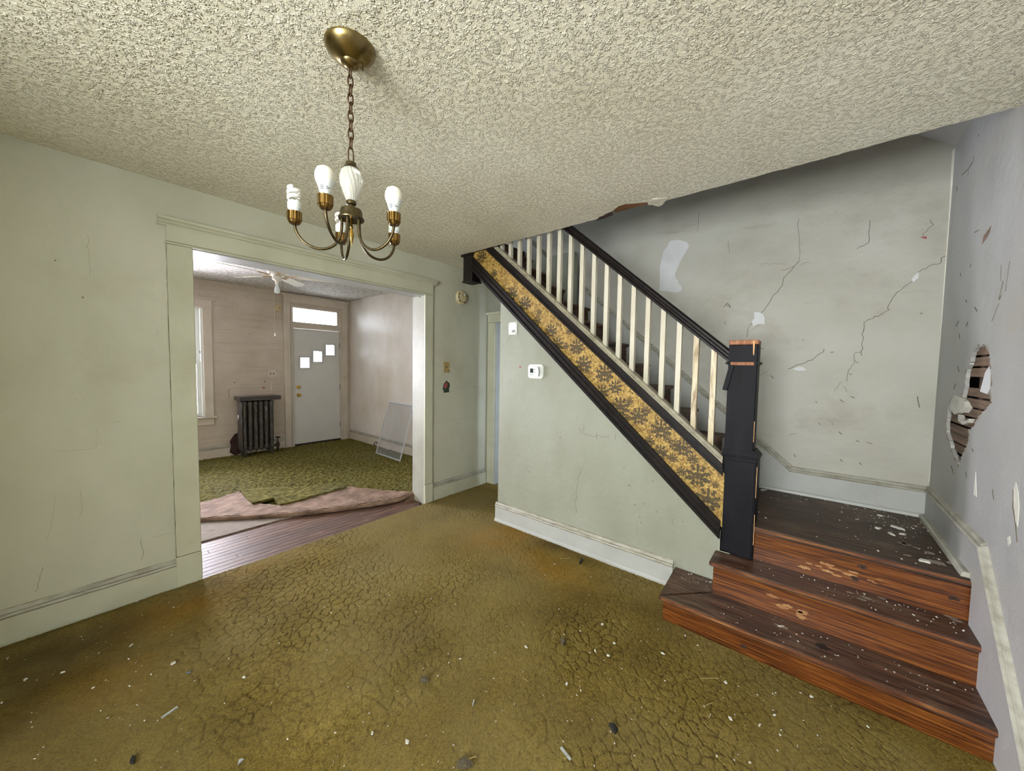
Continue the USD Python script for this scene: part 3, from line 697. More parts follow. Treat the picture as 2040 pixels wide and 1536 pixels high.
def tread(poly, z, th=0.03, bev=0.012):
    """A board with a rounded edge: stacked offsets of the outline."""
    p = Polygon(poly)
    parts = []
    for a, b, o in ((0, 0.006, -0.006), (0.006, th - 0.008, 0), (th - 0.008, th - 0.003, -0.0025), (th - 0.003, th, -0.006)):
        q = p.buffer(o, join_style=1) if o else p
        parts.append(prism(q, 'z', z - th + a, z - th + b))
    return parts


X1, X2, X3 = 2.113, 2.331, 2.509
Z1, Z2 = 0.137, 0.327
Y1, Y2 = 0.627, 0.418
obj('tread', tread([(X1, YR), (X2 + 0.025, YR), (X2 + 0.025, 0.394), (X1, Y1)], Z1), 'tread_wood', st)
obj('tread', tread([(X1, Y1), (X2 + 0.025, 0.396), (XB, 0.396), (XB, 0.645)], Z1), 'tread_wood', st)
obj('tread', tread([(X2, YR), (X3 + 0.03, YR), (X3 + 0.03, 0.24), (X3 - 0.001, 0.40), (XB - 0.0005, Y2), (X2, Y2)], Z2), 'tread_wood', st)
obj('riser', bx(X1 + 0.022, X1 + 0.04, YR + 0.001, Y1 - 0.02, -0.03, Z1 - 0.0385), 'riser_wood', st)
obj('riser', bx(X1 + 0.0405, XB - 0.0005, Y1 - 0.040, Y1 - 0.020, -0.03, Z1 - 0.0385), 'riser_wood', st)
obj('riser', bx(X2 + 0.022, X2 + 0.04, YR + 0.001, Y2 - 0.02, Z1, Z2 - 0.0385), 'riser_wood', st)
obj('riser', bx(X2 + 0.0405, XB - 0.0005, Y2 - 0.040, Y2 - 0.020, Z1, Z2 - 0.0385), 'riser_wood', st)
obj('riser', bx(X3 + 0.022, X3 + 0.04, YR + 0.001, 0.236, Z2, ZL - 0.0385), 'riser_wood', st)
for xr, zb, y0 in ((X1, Z1, Y1 - 0.012), (X2, Z2, Y2 - 0.012), (X3, ZL, 0.232)):   # the worn rounded front edges
    obj('worn_nosing', bx(xr - 0.0012, xr + 0.012, YR + 0.001, y0, zb - 0.024, zb - 0.0055, 0.005), 'nosing_wood', st)
for xa_, xb_, ya_ in ((X1 + 0.02, XB, Y1 - 0.001), (X2 + 0.02, XB, Y2 - 0.001)):
    zz_ = Z1 if xa_ < 2.2 else Z2
    obj('worn_nosing', bx(xa_, xb_ - 0.004, ya_ - 0.01, ya_ + 0.0012, zz_ - 0.024, zz_ - 0.0055, 0.004), 'nosing_wood', st)


def blotch(px, rx, rz, X, mat, name, asp=1.0, n=1, horizontal=None):
    for k in range(n):
        c = at('Z', horizontal, *px) if horizontal is not None else at('X', X, *px)
        g = np.random.default_rng(int(px[0] + 10 * px[1]) + k)
        a = np.linspace(0, 2 * np.pi, 18, endpoint=False); q = g.uniform(0.55, 1.1, 18)
        off = g.normal(0, 1, 2) * np.array([rx, rz]) * (1.1 if n > 1 else 0)
        sc_ = 1 if n == 1 else g.uniform(0.25, 0.6)
        if horizontal is not None:
            obj(name, prism(Polygon(np.stack([c[0] + off[1] + rz * sc_ * q * np.sin(a), c[1] + off[0] + rx * sc_ * q * np.cos(a)], 1)).buffer(0), 'z', horizontal - 0.001, horizontal + 0.0005), mat, st)
        else:
            obj(name, prism(Polygon(np.stack([c[1] + off[0] + rx * sc_ * q * np.cos(a), c[2] + off[1] + rz * sc_ * q * np.sin(a)], 1)).buffer(0), 'x', X - 0.0005, X + 0.001), mat, st)


blotch((1645, 1135), 0.07, 0.018, X3 + 0.022, 'flaked_wood', 'flaked_patch', n=9)
blotch((1587, 1222), 0.05, 0.02, X2 + 0.022, 'flaked_wood', 'flaked_patch', n=7)
blotch((1755, 1160), 0.03, 0.008, X3 + 0.022, 'flaked_wood', 'flaked_patch', n=3)
for p, X_ in (((1718, 1129), X3), ((1703, 1153), X3), ((1481, 1288), X1), ((1900, 1192), X3)):
    blotch(p, 0.022, 0.013, X_ + 0.022, 'knot_dark', 'knot')
    blotch((p[0] + 1, p[1]), 0.010, 0.006, X_ + 0.0216, 'cavity', 'knot_core')
blotch((1639, 1289), 0.035, 0.026, 0, 'soot_mark', 'dark_stain', horizontal=Z1)
blotch((1722, 1188), 0.040, 0.022, 0, 'dust_mark', 'dust_smear', n=4, horizontal=Z2)
blotch((1557, 1248), 0.030, 0.014, 0, 'dust_mark', 'dust_smear', horizontal=Z1)
blotch((1925, 1233), 0.040, 0.02, 0, 'dust_mark', 'dust_smear', n=5, horizontal=Z2)
blotch((1850, 1100), 0.06, 0.05, 0, 'dust_mark', 'dust_smear', n=7, horizontal=ZL)
lx = [X3, X3 + 0.135, X3 + 0.33, X3 + 0.52, X3 + 0.71, XC - 0.002]
for i, (a, b) in enumerate(zip(lx[:-1], lx[1:])):
    y1 = 0.236 if i == 0 else 0.36
    if i == 0:
        obj('landing_board', tread([(a, YR + 0.002), (b - 0.0012, YR + 0.002), (b - 0.0012, y1), (a, y1)], ZL), 'landing_wood', st)
    else:
        obj('landing_board', bx(a, b - 0.0012, YR + 0.002, y1, ZL - 0.03, ZL - 0.0002 * rng.integers(0, 4), 0.0015), 'landing_wood', st)
RISE, RUN = 0.187, 0.2095
for k in range(1, 13):
    zt = 0.545 + RISE * k; yn = 0.53 + RUN * (k - 2)
    zprev = ZL if k == 1 else zt - RISE
    obj('riser', bx(XB + 0.075, XC - 0.018, yn + 0.025, yn + 0.042, zprev - 0.01, zt - 0.028), 'old_stair_wood', st)
    if k < 12:
        obj('tread', tread([(XB + 0.075, yn), (XC - 0.018, yn), (XC - 0.018, yn + RUN + 0.04), (XB + 0.075, yn + RUN + 0.04)], zt, 0.028), 'old_stair_wood', st)
# stringer panel with gold paper and dark trims
lt = lambda y: 0.530 + 0.9055 * (y - 0.409)
ub = lambda y: 0.815 + 0.857 * (y - 0.415)
ut = lambda y: 0.878 + 0.8655 * (y - 0.409)
ya, yb = 0.385, 2.575
obj('stringer_panel', prism(Polygon([(ya, lt(ya) - 0.03), (yb, lt(yb) - 0.03), (yb, min(ub(yb) + 0.02, 2.52)), (2.36, 2.519), (ya, ub(ya) + 0.02)]), 'x', XB - 0.004, XB + 0.078), 'gold_paper', st)


def slope_strip(lo, hi, y0, y1, x0, x1, zmax=2.519):
    p = Polygon([(y0, lo(y0)), (y1, lo(y1)), (y1, hi(y1)), (y0, hi(y0))]).intersection(Polygon(rect(-1, 5, -1, zmax)))
    return prism(p, 'x', x0, x1)


mid = lambda f, g, t: (lambda y: f(y) * (1 - t) + g(y) * t)
obj('lower_trim', [slope_strip(lowz, lt, 0.395, 2.60, XB - 0.016, XB + 0.08), slope_strip(lowz, mid(lowz, lt, 0.22), 0.395, 2.60, XB - 0.028, XB), slope_strip(mid(lowz, lt, 0.36), mid(lowz, lt, 0.62), 0.395, 2.60, XB - 0.022, XB),
                   slope_strip(mid(lowz, lt, 0.86), lt, 0.395, 2.60, XB - 0.024, XB)], 'black_varnish', st)
obj('upper_trim', [slope_strip(ub, ut, 0.395, 2.5, XB - 0.014, XB + 0.085), slope_strip(mid(ub, ut, 0.7), ut, 0.395, 2.5, XB - 0.024, XB), slope_strip(ub, mid(ub, ut, 0.25), 0.395, 2.5, XB - 0.020, XB)], 'black_varnish', st)
ost = lambda f, o: (lambda y: f(y) + o)
obj('shoe_rail', [slope_strip(ut, ost(ut, 0.036), 0.40, 2.45, XB - 0.006, XB + 0.085), slope_strip(ost(ut, 0.008), ost(ut, 0.018), 0.40, 2.45, XB - 0.012, XB), slope_strip(ost(ut, 0.034), ost(ut, 0.042), 0.40, 2.45, XB - 0.002, XB + 0.012)], 'shoe_rail', st)


# damask print of the paper: medallions drawn from small petals
def petal(cx, cy, ang, l, w):
    e = affinity.scale(Point(0, 0).buffer(1, 6), l / 2, w / 2)
    e = affinity.translate(e, l / 2, 0)
    return affinity.translate(affinity.rotate(e, ang, origin=(0, 0)), cx, cy)


def medallion(cx, cy, s):
    """A damask flower: paired scrolls and leaves round an upright palmette, pointed at the top."""
    g = []
    for sx in (-1, 1):
        for x_, y_, r_, a0 in ((.17, -.30, .10, 200), (.37, -.13, .115, 250), (.36, .13, .105, 300), (.19, .33, .085, 330), (.15, .05, .085, 280), (.20, -.10, .07, 220)):
            t = np.radians(np.linspace(a0, a0 + 285, 14)); k = np.linspace(1, 0.45, 14)
            g.append(LineString(np.stack([cx + sx * (x_ + r_ * k * np.cos(t)) * s, cy + (y_ + r_ * k * np.sin(t)) * s], 1)).buffer(0.024 * s, 3))
            g.append(Point(cx + sx * x_ * s, cy + y_ * s).buffer(0.032 * s, 4))
            a = math.degrees(math.atan2(y_, sx * x_))
            for da in (-38, 0, 38):
                g.append(petal(cx + sx * x_ * 1.28 * s, cy + y_ * 1.28 * s, a + da, 0.13 * s, 0.06 * s))
    for a in (90, 60, 120, 28, 152, -90, -55, -125):
        g.append(petal(cx + 0.02 * s * math.cos(math.radians(a)), cy + 0.02 * s, a, 0.20 * s, 0.075 * s))
    for y_, l in ((0.28, 0.36), (0.20, 0.2)):
        g.append(petal(cx, cy + y_ * s, 90, l * s, 0.10 * s))
    g.append(petal(cx, cy - 0.24 * s, 270, 0.26 * s, 0.09 * s))
    return unary_union(g).buffer(0.014 * s)


med = []
for px, py, s in [(960, 512, 1.0), (1020, 586, 1.0), (1046, 606, 1.0), (985, 545, .6), (1098, 660, .9), (1110, 688, 1.0), (1149, 692, .95), (1163, 726, 1.05), (1205, 745, 1.1), (1199, 782, .9), (1226, 772, .8), (1236, 811, 1.1), (1273, 830, 1.0), (1317, 856, 1.05), (1311, 856, .3),
                  (1287, 818, .5), (1255, 800, .4), (1247, 833, .5), (1345, 887, .6), (1362, 893, .9), (1330, 875, .45), (1390, 948, 1.15), (1411, 996, 1.15), (1316, 901, .8), (1358, 940, .5), (1135, 660, .5), (1128, 690, .45), (1170, 740, .35), (1070, 640, .7), (1075, 622, .4), (1425, 965, .35), (1340, 912, .5), (1380, 915, .55), (1295, 880, .55)]:
    q = at('X', XB, px, py); med.append(medallion(q[1], q[2], 0.105 * s))
band = Polygon([(0.40, lt(0.40)), (2.54, lt(2.54)), (2.54, ub(2.54)), (0.40, ub(0.40))]).intersection(Polygon(rect(0, 3, 0, 2.515)))
for k in range(260):
    yy = rng.uniform(0.42, 2.5); t = rng.uniform(0.06, 0.94)
    med.append(Point(yy, lt(yy) * (1 - t) + ub(yy) * t).buffer(rng.uniform(0.0022, 0.0055), 3))
pr = unary_union(med).intersection(band).simplify(0.0004)
tag(obj('paper_print', prism(pr, 'x', XB - 0.0047, XB - 0.0038), 'damask_brown', st), 'dark brown damask medallions', None, kind='stuff')

# ------------------------------------------------------------------ newel post, upper post, railing
nw = thing('newel_post', 'tall square black newel post with bare wood bands standing on the second step', 'newel post', (2.577, 0.31, Z2))
obj('base', bx(2.500, 2.655, 0.225, 0.398, Z2, 0.925, 0.005), 'newel_black', nw)
obj('base_face', [bx(2.496, 2.5005, 0.235, 0.388, Z2 + 0.012, 0.90, 0.002)], 'newel_black', nw)
obj('base_cap', [bx(2.492, 2.663, 0.217, 0.406, 0.920, 0.932, 0.003), hull([(2.494, 0.219, 0.932), (2.661, 0.219, 0.932), (2.661, 0.404, 0.932), (2.494, 0.404, 0.932), (2.507, 0.243, 0.968), (2.640, 0.243, 0.968), (2.640, 0.397, 0.968), (2.507, 0.397, 0.968)])], 'newel_black', nw)
obj('shaft', bx(2.510, 2.637, 0.250, 0.396, 0.96, 1.586, 0.004), 'newel_black', nw)
obj('bare_top', bx(2.509, 2.638, 0.249, 0.397, 1.586, 1.613, 0.003), 'bare_wood', nw)
obj('bare_band', bx(2.5075, 2.640, 0.266, 0.384, 1.465, 1.484, 0.001), 'bare_wood', nw)
obj('splinter_scar', prism(Polygon([(0.266, 1.606), (0.277, 1.606), (0.274, 1.53), (0.268, 1.522)]), 'x', 2.507, 2.5105), 'splinter_wood', nw)
for e in ((2.5085, 2.5125, 0.2485, 0.2515, 1.02, 1.14), (2.4985, 2.503, 0.2235, 0.2265, 0.42, 0.60), (2.4985, 2.503, 0.2235, 0.2265, 0.70, 0.88)):
    obj('edge_scar', bx(*e), 'splinter_wood', nw)
for y_ in (0.246, 0.400):
    obj('side_moulding', tube([(2.50, y_, 1.478), (2.637, y_, 1.478)], 0.009, 8), 'newel_black', nw)
h0, h1 = at('X', 2.497, 1458, 727), at('X', 2.497, 1444, 777)
dv = (h1 - h0) / np.linalg.norm(h1 - h0); pv = np.array([0, -dv[2], dv[1]])
obj('hanging_moulding', hull([h0 + s * pv * 0.012 + [o, 0, 0] for s in (-1, 1) for o in (-0.008, 0.010)] + [h1 + s * pv * 0.012 + [o, 0, 0] for s in (-1, 1) for o in (-0.014, 0.004)]), 'newel_black', nw)

dpost = thing('drop_post', 'short black post end hanging where the stair meets the ceiling', 'newel post', (2.53, 2.62, 2.25))
obj('post', bx(2.475, 2.60, 2.565, 2.690, 2.262, 2.524, 0.004), 'black_varnish', dpost)
obj('foot_cap', [bx(2.468, 2.607, 2.558, 2.698, 2.248, 2.264, 0.004), hull([(2.48, 2.57, 2.248), (2.595, 2.57, 2.248), (2.595, 2.685, 2.248), (2.48, 2.685, 2.248), (2.51, 2.60, 2.236), (2.565, 2.60, 2.236), (2.565, 2.655, 2.236), (2.51, 2.655, 2.236)])], 'black_varnish', dpost)
obj('neck_moulding', bx(2.466, 2.606, 2.560, 2.72, 2.500, 2.521, 0.005), 'black_varnish', dpost)

rl = thing('stair_railing', 'black moulded handrail on square cream balusters along the stair', 'railing', (2.54, 0.45, 0.9))
hb = lambda y: 1.490 + 0.8835 * (y - 0.405)
HR = [(-0.036, 0.0), (0.036, 0.0), (0.036, 0.018), (0.026, 0.026), (0.026, 0.040), (0.037, 0.050), (0.036, 0.066), (0.022, 0.078), (-0.022, 0.078), (-0.036, 0.066), (-0.037, 0.050), (-0.026, 0.040), (-0.026, 0.026), (-0.036, 0.018)]
obj('handrail', sweep_profile(HR, (2.55, 0.395, hb(0.395)), (2.55, 2.8, hb(2.8)), (1, 0, 0), np.array([0, -0.0, 1.0])), 'black_varnish', rl, smooth=30)
for k in range(19):
    yc = 0.478 + 0.1042 * k
    a = 0.0155
    zb0, zb1, zt0, zt1 = ut(yc - a) + 0.034, ut(yc + a) + 0.034, hb(yc - a) + 0.004, hb(yc + a) + 0.004
    v = [(2.55 + s * a, y_, z_) for s in (-1, 1) for y_, z_ in ((yc - a, zb0), (yc + a, zb1), (yc - a, zt0), (yc + a, zt1))]
    obj('baluster', hull(v), 'baluster_worn' if k < 2 else 'baluster_white', rl)

# ------------------------------------------------------------------ hall doorway at the end
t2 = group_setting('trim_2', 'cream casing of the narrow doorway at the end of the hall', 'door casing')
obj('side_casing', bx(3.228, 3.25, 2.945, 3.058, 0.0, 1.955, 0.003), 'trim_paint', t2)
obj('head_board', bx(3.226, 3.25, 2.10, 3.062, 1.957, 2.05, 0.003), 'trim_paint', t2)
obj('head_crown', sweep_profile([(0, 0), (0.03, 0), (0.05, 0.018), (0.05, 0.026), (0, 0.03)], (3.25, 2.10, 2.05), (3.25, 3.075, 2.05), (-1, 0, 0)), 'trim_paint', t2)
obj('jamb_lining', bx(3.24, 3.40, 2.925, 2.945, 0.0, 1.955, 0.002), 'trim_paint_pale', t2)
d2 = group_setting('door_2', 'pale grey flush door closed in the hall doorway', 'door')
obj('door_leaf', bx(3.345, 3.385, 2.16, 2.925, 0.0, 1.95, 0.003), 'door_white', d2)

d3 = group_setting('door_3', 'added white leaf hidden behind the wall end to narrow the hall light', 'door')
obj('door_leaf', bx(3.10, 3.134, 1.95, 2.72, 0.0, 1.95, 0.003), 'door_white', d3)  # added unseen leaf and cover that cut the hall light to a strip
obj('beam_cover', bx(3.134, 3.25, 1.95, 2.30, 1.90, 1.95, 0.003), 'door_white', d3)

# ------------------------------------------------------------------ front door, transom, front window
d1 = group_setting('door_1', 'white flush entrance door with three stepped square panes', 'door')
leaf = Polygon(rect(2.420, 3.211, 0.03, 2.03))
panes = [(2.53, 2.675, 1.355, 1.535), (2.745, 2.889, 1.465, 1.652), (2.963, 3.112, 1.59, 1.775)]
for a, b, c, d in panes:
    leaf = leaf.difference(Polygon(rect(a - 0.004, b + 0.004, c - 0.004, d + 0.004)))
obj('door_leaf', prism(leaf, 'y', YF + 0.022, YF + 0.062), 'door_white', d1)
for a, b, c, d in panes:
    fr = Polygon(rect(a - 0.024, b + 0.024, c - 0.024, d + 0.024)).difference(Polygon(rect(a, b, c, d)))
    pf = obj('pane_frame', prism(fr, 'y', YF + 0.010, YF + 0.024), 'door_trim', d1)
    obj('pane', prism(Polygon(rect(a - 0.003, b + 0.003, c - 0.003, d + 0.003)), 'y', YF + 0.040, YF + 0.044), 'window_glass', pf)
kc = (2.492, YF + 0.012)
obj('deadbolt', lathe([(0.0, -0.022), (0.012, -0.020), (0.014, -0.010), (0.028, -0.008), (0.030, 0.006)], n=20).apply_transform(trimesh.transformations.rotation_matrix(-np.pi / 2, [1, 0, 0])).apply_translation((kc[0], kc[1], 1.022)), 'brass_bright', d1, smooth=40)
kn = lathe([(0.0, -0.062), (0.018, -0.060), (0.027, -0.048), (0.026, -0.034), (0.012, -0.024), (0.011, -0.010), (0.030, -0.006), (0.032, 0.006)], n=24)
obj('door_knob', kn.apply_transform(trimesh.transformations.rotation_matrix(-np.pi / 2, [1, 0, 0])).apply_translation((kc[0] + 0.004, kc[1], 0.885)), 'brass_bright', d1, smooth=40)
for zh in (0.30, 1.0, 1.77):
    obj('hinge', bx(3.207, 3.222, YF + 0.005, YF + 0.022, zh - 0.05, zh + 0.05, 0.003), 'hinge_metal', d1)
obj('threshold', bx(2.40, 3.23, YF + 0.0, YF + 0.13, -0.01, 0.028, 0.004), 'cavity', d1)
t3 = group_setting('trim_3', 'beige painted casing and head around the entrance door and its transom', 'door casing')
obj('side_casing', bx(2.272, 2.368, YF - 0.024, YF, 0.0, 2.455, 0.003), 'trim_front', t3)
obj('side_casing', bx(3.245, 3.345, YF - 0.024, YF, 0.0, 2.455, 0.003), 'trim_front', t3)
obj('stop_bead', bx(2.368, 2.378, YF - 0.030, YF, 0.0, 2.10, 0.002), 'trim_paint_pale', t3)
obj('jamb', bx(2.378, 2.418, YF - 0.006, YF + 0.10, 0.0, 2.42, 0.002), 'trim_front', t3)
obj('jamb', bx(3.213, 3.246, YF - 0.006, YF + 0.10, 0.0, 2.42, 0.002), 'trim_front', t3)
obj('door_head', bx(2.378, 3.246, YF - 0.012, YF + 0.10, 2.034, 2.095, 0.003), 'trim_front', t3)
obj('head_board', bx(2.268, 3.35, YF - 0.026, YF, 2.455, 2.565, 0.002), 'trim_front', t3)
obj('head_crown', sweep_profile([(0, 0), (0.028, 0), (0.034, 0.010), (0.052, 0.024), (0.052, 0.032), (0, 0.036)], (2.245, YF, 2.563), (3.372, YF, 2.563), (0, -1, 0)), 'trim_front', t3)
w2 = group_setting('window_2', 'wide shallow transom window above the entrance door', 'window')
fr = Polygon(rect(2.418, 3.213, 2.095, 2.42)).difference(Polygon(rect(2.432, 3.155, 2.152, 2.368)).buffer(0.012).buffer(-0.0))
obj('window_frame', prism(fr, 'y', YF + 0.015, YF + 0.05), 'trim_front', w2)
obj('pane', prism(Polygon(rect(2.42, 3.21, 2.12, 2.40)), 'y', YF + 0.030, YF + 0.034), 'window_glass', w2)


def sash_window(name, cx, label, full=True):
    w = group_setting(name, label, 'window')
    a, b = cx - 0.44, cx + 0.44
    for s, e in ((b - 0.006, b + 0.10), (a - 0.10, a + 0.006)):
        obj('side_casing', bx(s, e, YF - 0.022, YF, 0.63, 2.215, 0.003), 'trim_front', w)
    obj('head_board', bx(a - 0.105, b + 0.105, YF - 0.024, YF, 2.215, 2.325, 0.002), 'trim_front', w)
    obj('head_crown', sweep_profile([(0, 0), (0.028, 0), (0.034, 0.010), (0.055, 0.028), (0.055, 0.036), (0, 0.040)], (a - 0.13, YF, 2.323), (b + 0.145, YF, 2.323), (0, -1, 0)), 'trim_front', w)
    obj('window_sill', bx(a - 0.13, b + 0.13, YF - 0.055, YF + 0.10, 0.605, 0.63, 0.006), 'trim_front', w)
    obj('apron', bx(a - 0.10, b + 0.10, YF - 0.020, YF, 0.505, 0.605, 0.003), 'trim_front', w)
    for s in (a, b - 0.03):
        obj('track', bx(s, s + 0.03, YF + 0.002, YF + 0.12, 0.63, 2.21, 0.003), 'white_plastic', w)
    for z0, z1, y in ((0.63, 1.44, YF + 0.040), (1.40, 2.21, YF + 0.075)):
        fr = Polygon(rect(a + 0.03, b - 0.03, z0, z1)).difference(Polygon(rect(a + 0.075, b - 0.075, z0 + 0.05, z1 - 0.045)))
        sh = obj('sash', prism(fr, 'y', y, y + 0.03), 'white_plastic', w)
        obj('pane', prism(Polygon(rect(a + 0.07, b - 0.07, z0 + 0.045, z1 - 0.04)), 'y', y + 0.012, y + 0.016), 'window_glass', sh)
    obj('sash_lock', bx(b - 0.05, b - 0.035, YF + 0.0, YF + 0.012, 1.56, 1.585, 0.002), 'hinge_metal', w)
    return w


sash_window('window_1', 0.79, 'white double hung window beside the radiator, mostly hidden by the opening')
sash_window('window_3', -0.5, 'added unseen double hung window further left in the front wall')
w = group_setting('window_4', 'broad double hung window of the dining room behind the viewer', 'window')
for y0, y1 in ((-0.45, 0.30), (0.30, 1.05)):
    fr = Polygon(rect(y0, y1, 0.77, 2.27)).difference(Polygon(rect(y0 + 0.04, y1 - 0.04, 0.81, 1.50))).difference(Polygon(rect(y0 + 0.04, y1 - 0.04, 1.54, 2.23)))
    obj('sash', prism(fr, 'x', XL - 0.08, XL - 0.04), 'trim_paint', w)
fr = Polygon(rect(-0.55, 1.15, 0.67, 2.37)).difference(Polygon(rect(-0.45, 1.05, 0.77, 2.27)))
obj('window_frame', prism(fr, 'x', XL, XL + 0.02), 'trim_paint', w)

# ------------------------------------------------------------------ radiator
rd = thing('radiator', 'dark cast iron column radiator against the front wall', 'radiator', (1.81, 6.62, 0))
for i in range(6):
    x0 = 1.602 + 0.0705 * i
    prof = []
    cols = []
    for j, yc in enumerate((6.545, 6.625, 6.705)):
        zz = np.linspace(0.13, 0.80, 5)
        cols.append(tube([(x0 + 0.033, yc, z_) for z_ in zz], [0.027, 0.025, 0.025, 0.025, 0.027], 10))
    for z0, z1 in ((0.085, 0.175), (0.765, 0.853)):
        cols.append(bx(x0 + 0.003, x0 + 0.064, 6.515, 6.738, z0, z1, 0.022))
    if i in (0, 5):
        cols += [hull([(x0 + 0.012, yc - 0.02, 0.09), (x0 + 0.052, yc - 0.02, 0.09), (x0 + 0.052, yc + 0.02, 0.09), (x0 + 0.012, yc + 0.02, 0.09), (x0 + 0.02, yc - 0.012, 0.0), (x0 + 0.045, yc - 0.012, 0.0), (x0 + 0.045, yc + 0.012, 0.0), (x0 + 0.02, yc + 0.012, 0.0)]) for yc in (6.545, 6.705)]
    obj('section', cols, 'radiator_iron', rd, smooth=35)
obj('side_column', [bx(1.590, 1.606, 6.52, 6.735, 0.10, 0.84, 0.007)], 'radiator_iron', rd)
obj('air_vent', [tube([(1.60, 6.56, 0.60), (1.572, 6.56, 0.60)], 0.006, 8), lathe([(0.0, -0.045), (0.010, -0.04), (0.012, 0.0), (0.010, 0.03), (0.0, 0.045)], (1.562, 6.56, 0.615), 12)], 'chrome', rd, smooth=40)
vx = 2.085
obj('valve', [tube([(2.02, 6.60, 0.115), (vx, 6.60, 0.115)], 0.017, 10), lathe([(0.014, -0.02), (0.02, 0.09), (0.028, 0.11), (0.028, 0.15), (0.016, 0.165), (0.008, 0.17), (0.008, 0.235)], (vx, 6.60, 0.0), 14),
              lathe([(0.008, 0.228), (0.036, 0.232), (0.038, 0.24), (0.030, 0.25), (0.0, 0.252)], (vx, 6.60, 0.0), 14)], 'rusty_pipe', rd, smooth=40)
shf = thing('radiator_shelf', 'thick dark wooden shelf board resting on the radiator', 'shelf', (1.84, 6.65, 0.86))
obj('shelf_board', bx(1.570, 2.112, 6.500, 6.815, 0.900, 0.918, 0.003), 'radiator_shelf', shf)
obj('front_apron', bx(1.572, 2.110, 6.500, 6.520, 0.858, 0.902, 0.003), 'radiator_shelf', shf)
obj('side_apron', bx(1.572, 1.590, 6.52, 6.815, 0.858, 0.902, 0.002), 'radiator_shelf', shf)
obj('side_apron', bx(2.092, 2.110, 6.52, 6.815, 0.858, 0.902, 0.002), 'radiator_shelf', shf)
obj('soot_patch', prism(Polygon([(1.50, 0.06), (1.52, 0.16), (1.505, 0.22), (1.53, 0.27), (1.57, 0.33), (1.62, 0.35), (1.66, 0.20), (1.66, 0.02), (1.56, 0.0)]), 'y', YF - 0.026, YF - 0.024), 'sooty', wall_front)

# ------------------------------------------------------------------ window screen leaning on the side wall
sb0, sb1 = at('Z', 0.015, 749.5, 902), at('Z', 0.015, 797, 918)
tx = XFR - 0.012
st0, st1 = at('X', tx, 775, 800), at('X', tx, 823.5, 807.5)
sc = thing('window_screen', 'aluminium framed insect screen leaning against the side wall of the front room', 'window screen', tuple((sb0 + sb1) / 2))


def barbox(a, b, n, w, t):
    a, b, n = map(np.asarray, (a, b, n)); d = (b - a) / np.linalg.norm(b - a); s = np.cross(n, d); s /= np.linalg.norm(s)
    return hull([e + s * w / 2 * i + n * t / 2 * j for e in (a, b) for i in (-1, 1) for j in (-1, 1)])


nn = np.cross(sb1 - sb0, st0 - sb0); nn /= np.linalg.norm(nn)
for a, b in ((sb0, sb1), (st0, st1), (sb0, st0), (sb1, st1)):
    obj('frame_bar', barbox(a, b, nn, 0.018, 0.010), 'aluminium', sc)
sv = [sb0, sb1, st1, st0]
obj('mesh_panel', tm(sv, [[0, 1, 2], [0, 2, 3]]), 'screen_mesh', sc)
tag(obj('cable_stub', tube(spline([(XFR - 0.02, 5.86, -0.01), (XFR - 0.05, 5.86, 0.07), (XFR - 0.045, 5.82, 0.085), (XFR - 0.06, 5.79, 0.05)], 14), 0.006, 6), 'dark_slot'), 'black cable stub sticking up beside the side wall baseboard', 'cable')

# ------------------------------------------------------------------ ceiling fan
FC = at('Z', 2.43, 552, 552)
fan = thing('ceiling_fan', 'old white and brass ceiling fan with a hanging bulb in the front room', 'ceiling fan', (FC[0], FC[1], HF))
cx, cy = FC[:2]
obj('canopy', lathe([(0.0, HF), (0.075, HF), (0.075, HF - 0.02), (0.055, HF - 0.06), (0.02, HF - 0.07)], (cx, cy, 0), 24), 'fan_white', fan, smooth=35)
obj('motor', lathe([(0.02, HF - 0.07), (0.085, HF - 0.075), (0.10, HF - 0.10), (0.10, HF - 0.15), (0.07, HF - 0.175), (0.03, HF - 0.18)], (cx, cy, 0), 28), 'fan_white', fan, smooth=35)
obj('switch_housing', lathe([(0.03, HF - 0.18), (0.05, HF - 0.185), (0.048, HF - 0.22), (0.02, HF - 0.235), (0.018, HF - 0.27)], (cx, cy, 0), 24), 'fan_white', fan, smooth=35)
vdir = math.degrees(math.atan2(cy, cx))
for i, a in enumerate((-28, 44, 116, 188, 260)):
    th = math.radians(vdir + a)
    u = np.array([math.cos(th), math.sin(th), 0]); w = np.array([-u[1], u[0], -0.22]); w /= np.linalg.norm(w); c = np.array([cx, cy, HF - 0.165])
    pts = [c + u * r + w * s + np.array([0, 0, t]) for r, hw in ((0.19, 0.05), (0.24, 0.062), (0.52, 0.066), (0.56, 0.05)) for s in (-hw, hw) for t in (-0.003, 0.003)]
    bl = obj('blade', hull(pts), 'fan_blade', fan)
    obj('blade_bracket', [barbox(c + u * 0.07 + [0, 0, -0.006], c + u * 0.20 + [0, 0, -0.006], np.array([0, 0, 1.0]), 0.018, 0.006)], 'brass_bright', bl)
obj('pull_chain', [tube([(cx - 0.03, cy, HF - 0.23), (cx - 0.03, cy, 1.77)], 0.0012, 5)], 'wire_white', fan)
obj('chain_knob', lathe([(0.0, 0.03), (0.006, 0.025), (0.010, 0.0), (0.006, -0.008), (0.0, -0.01)], (cx - 0.03, cy, 1.755), 12), 'white_plastic', fan, smooth=40)
obj('pull_chain', [tube([(cx + 0.05, cy - 0.02, HF - 0.22), (cx + 0.05, cy - 0.02, 2.30)], 0.0012, 5)], 'brass_dark', fan)
fb = thing('light_bulb', 'bare frosted bulb hanging under the ceiling fan', 'light bulb', (cx, cy, HF - 0.27))
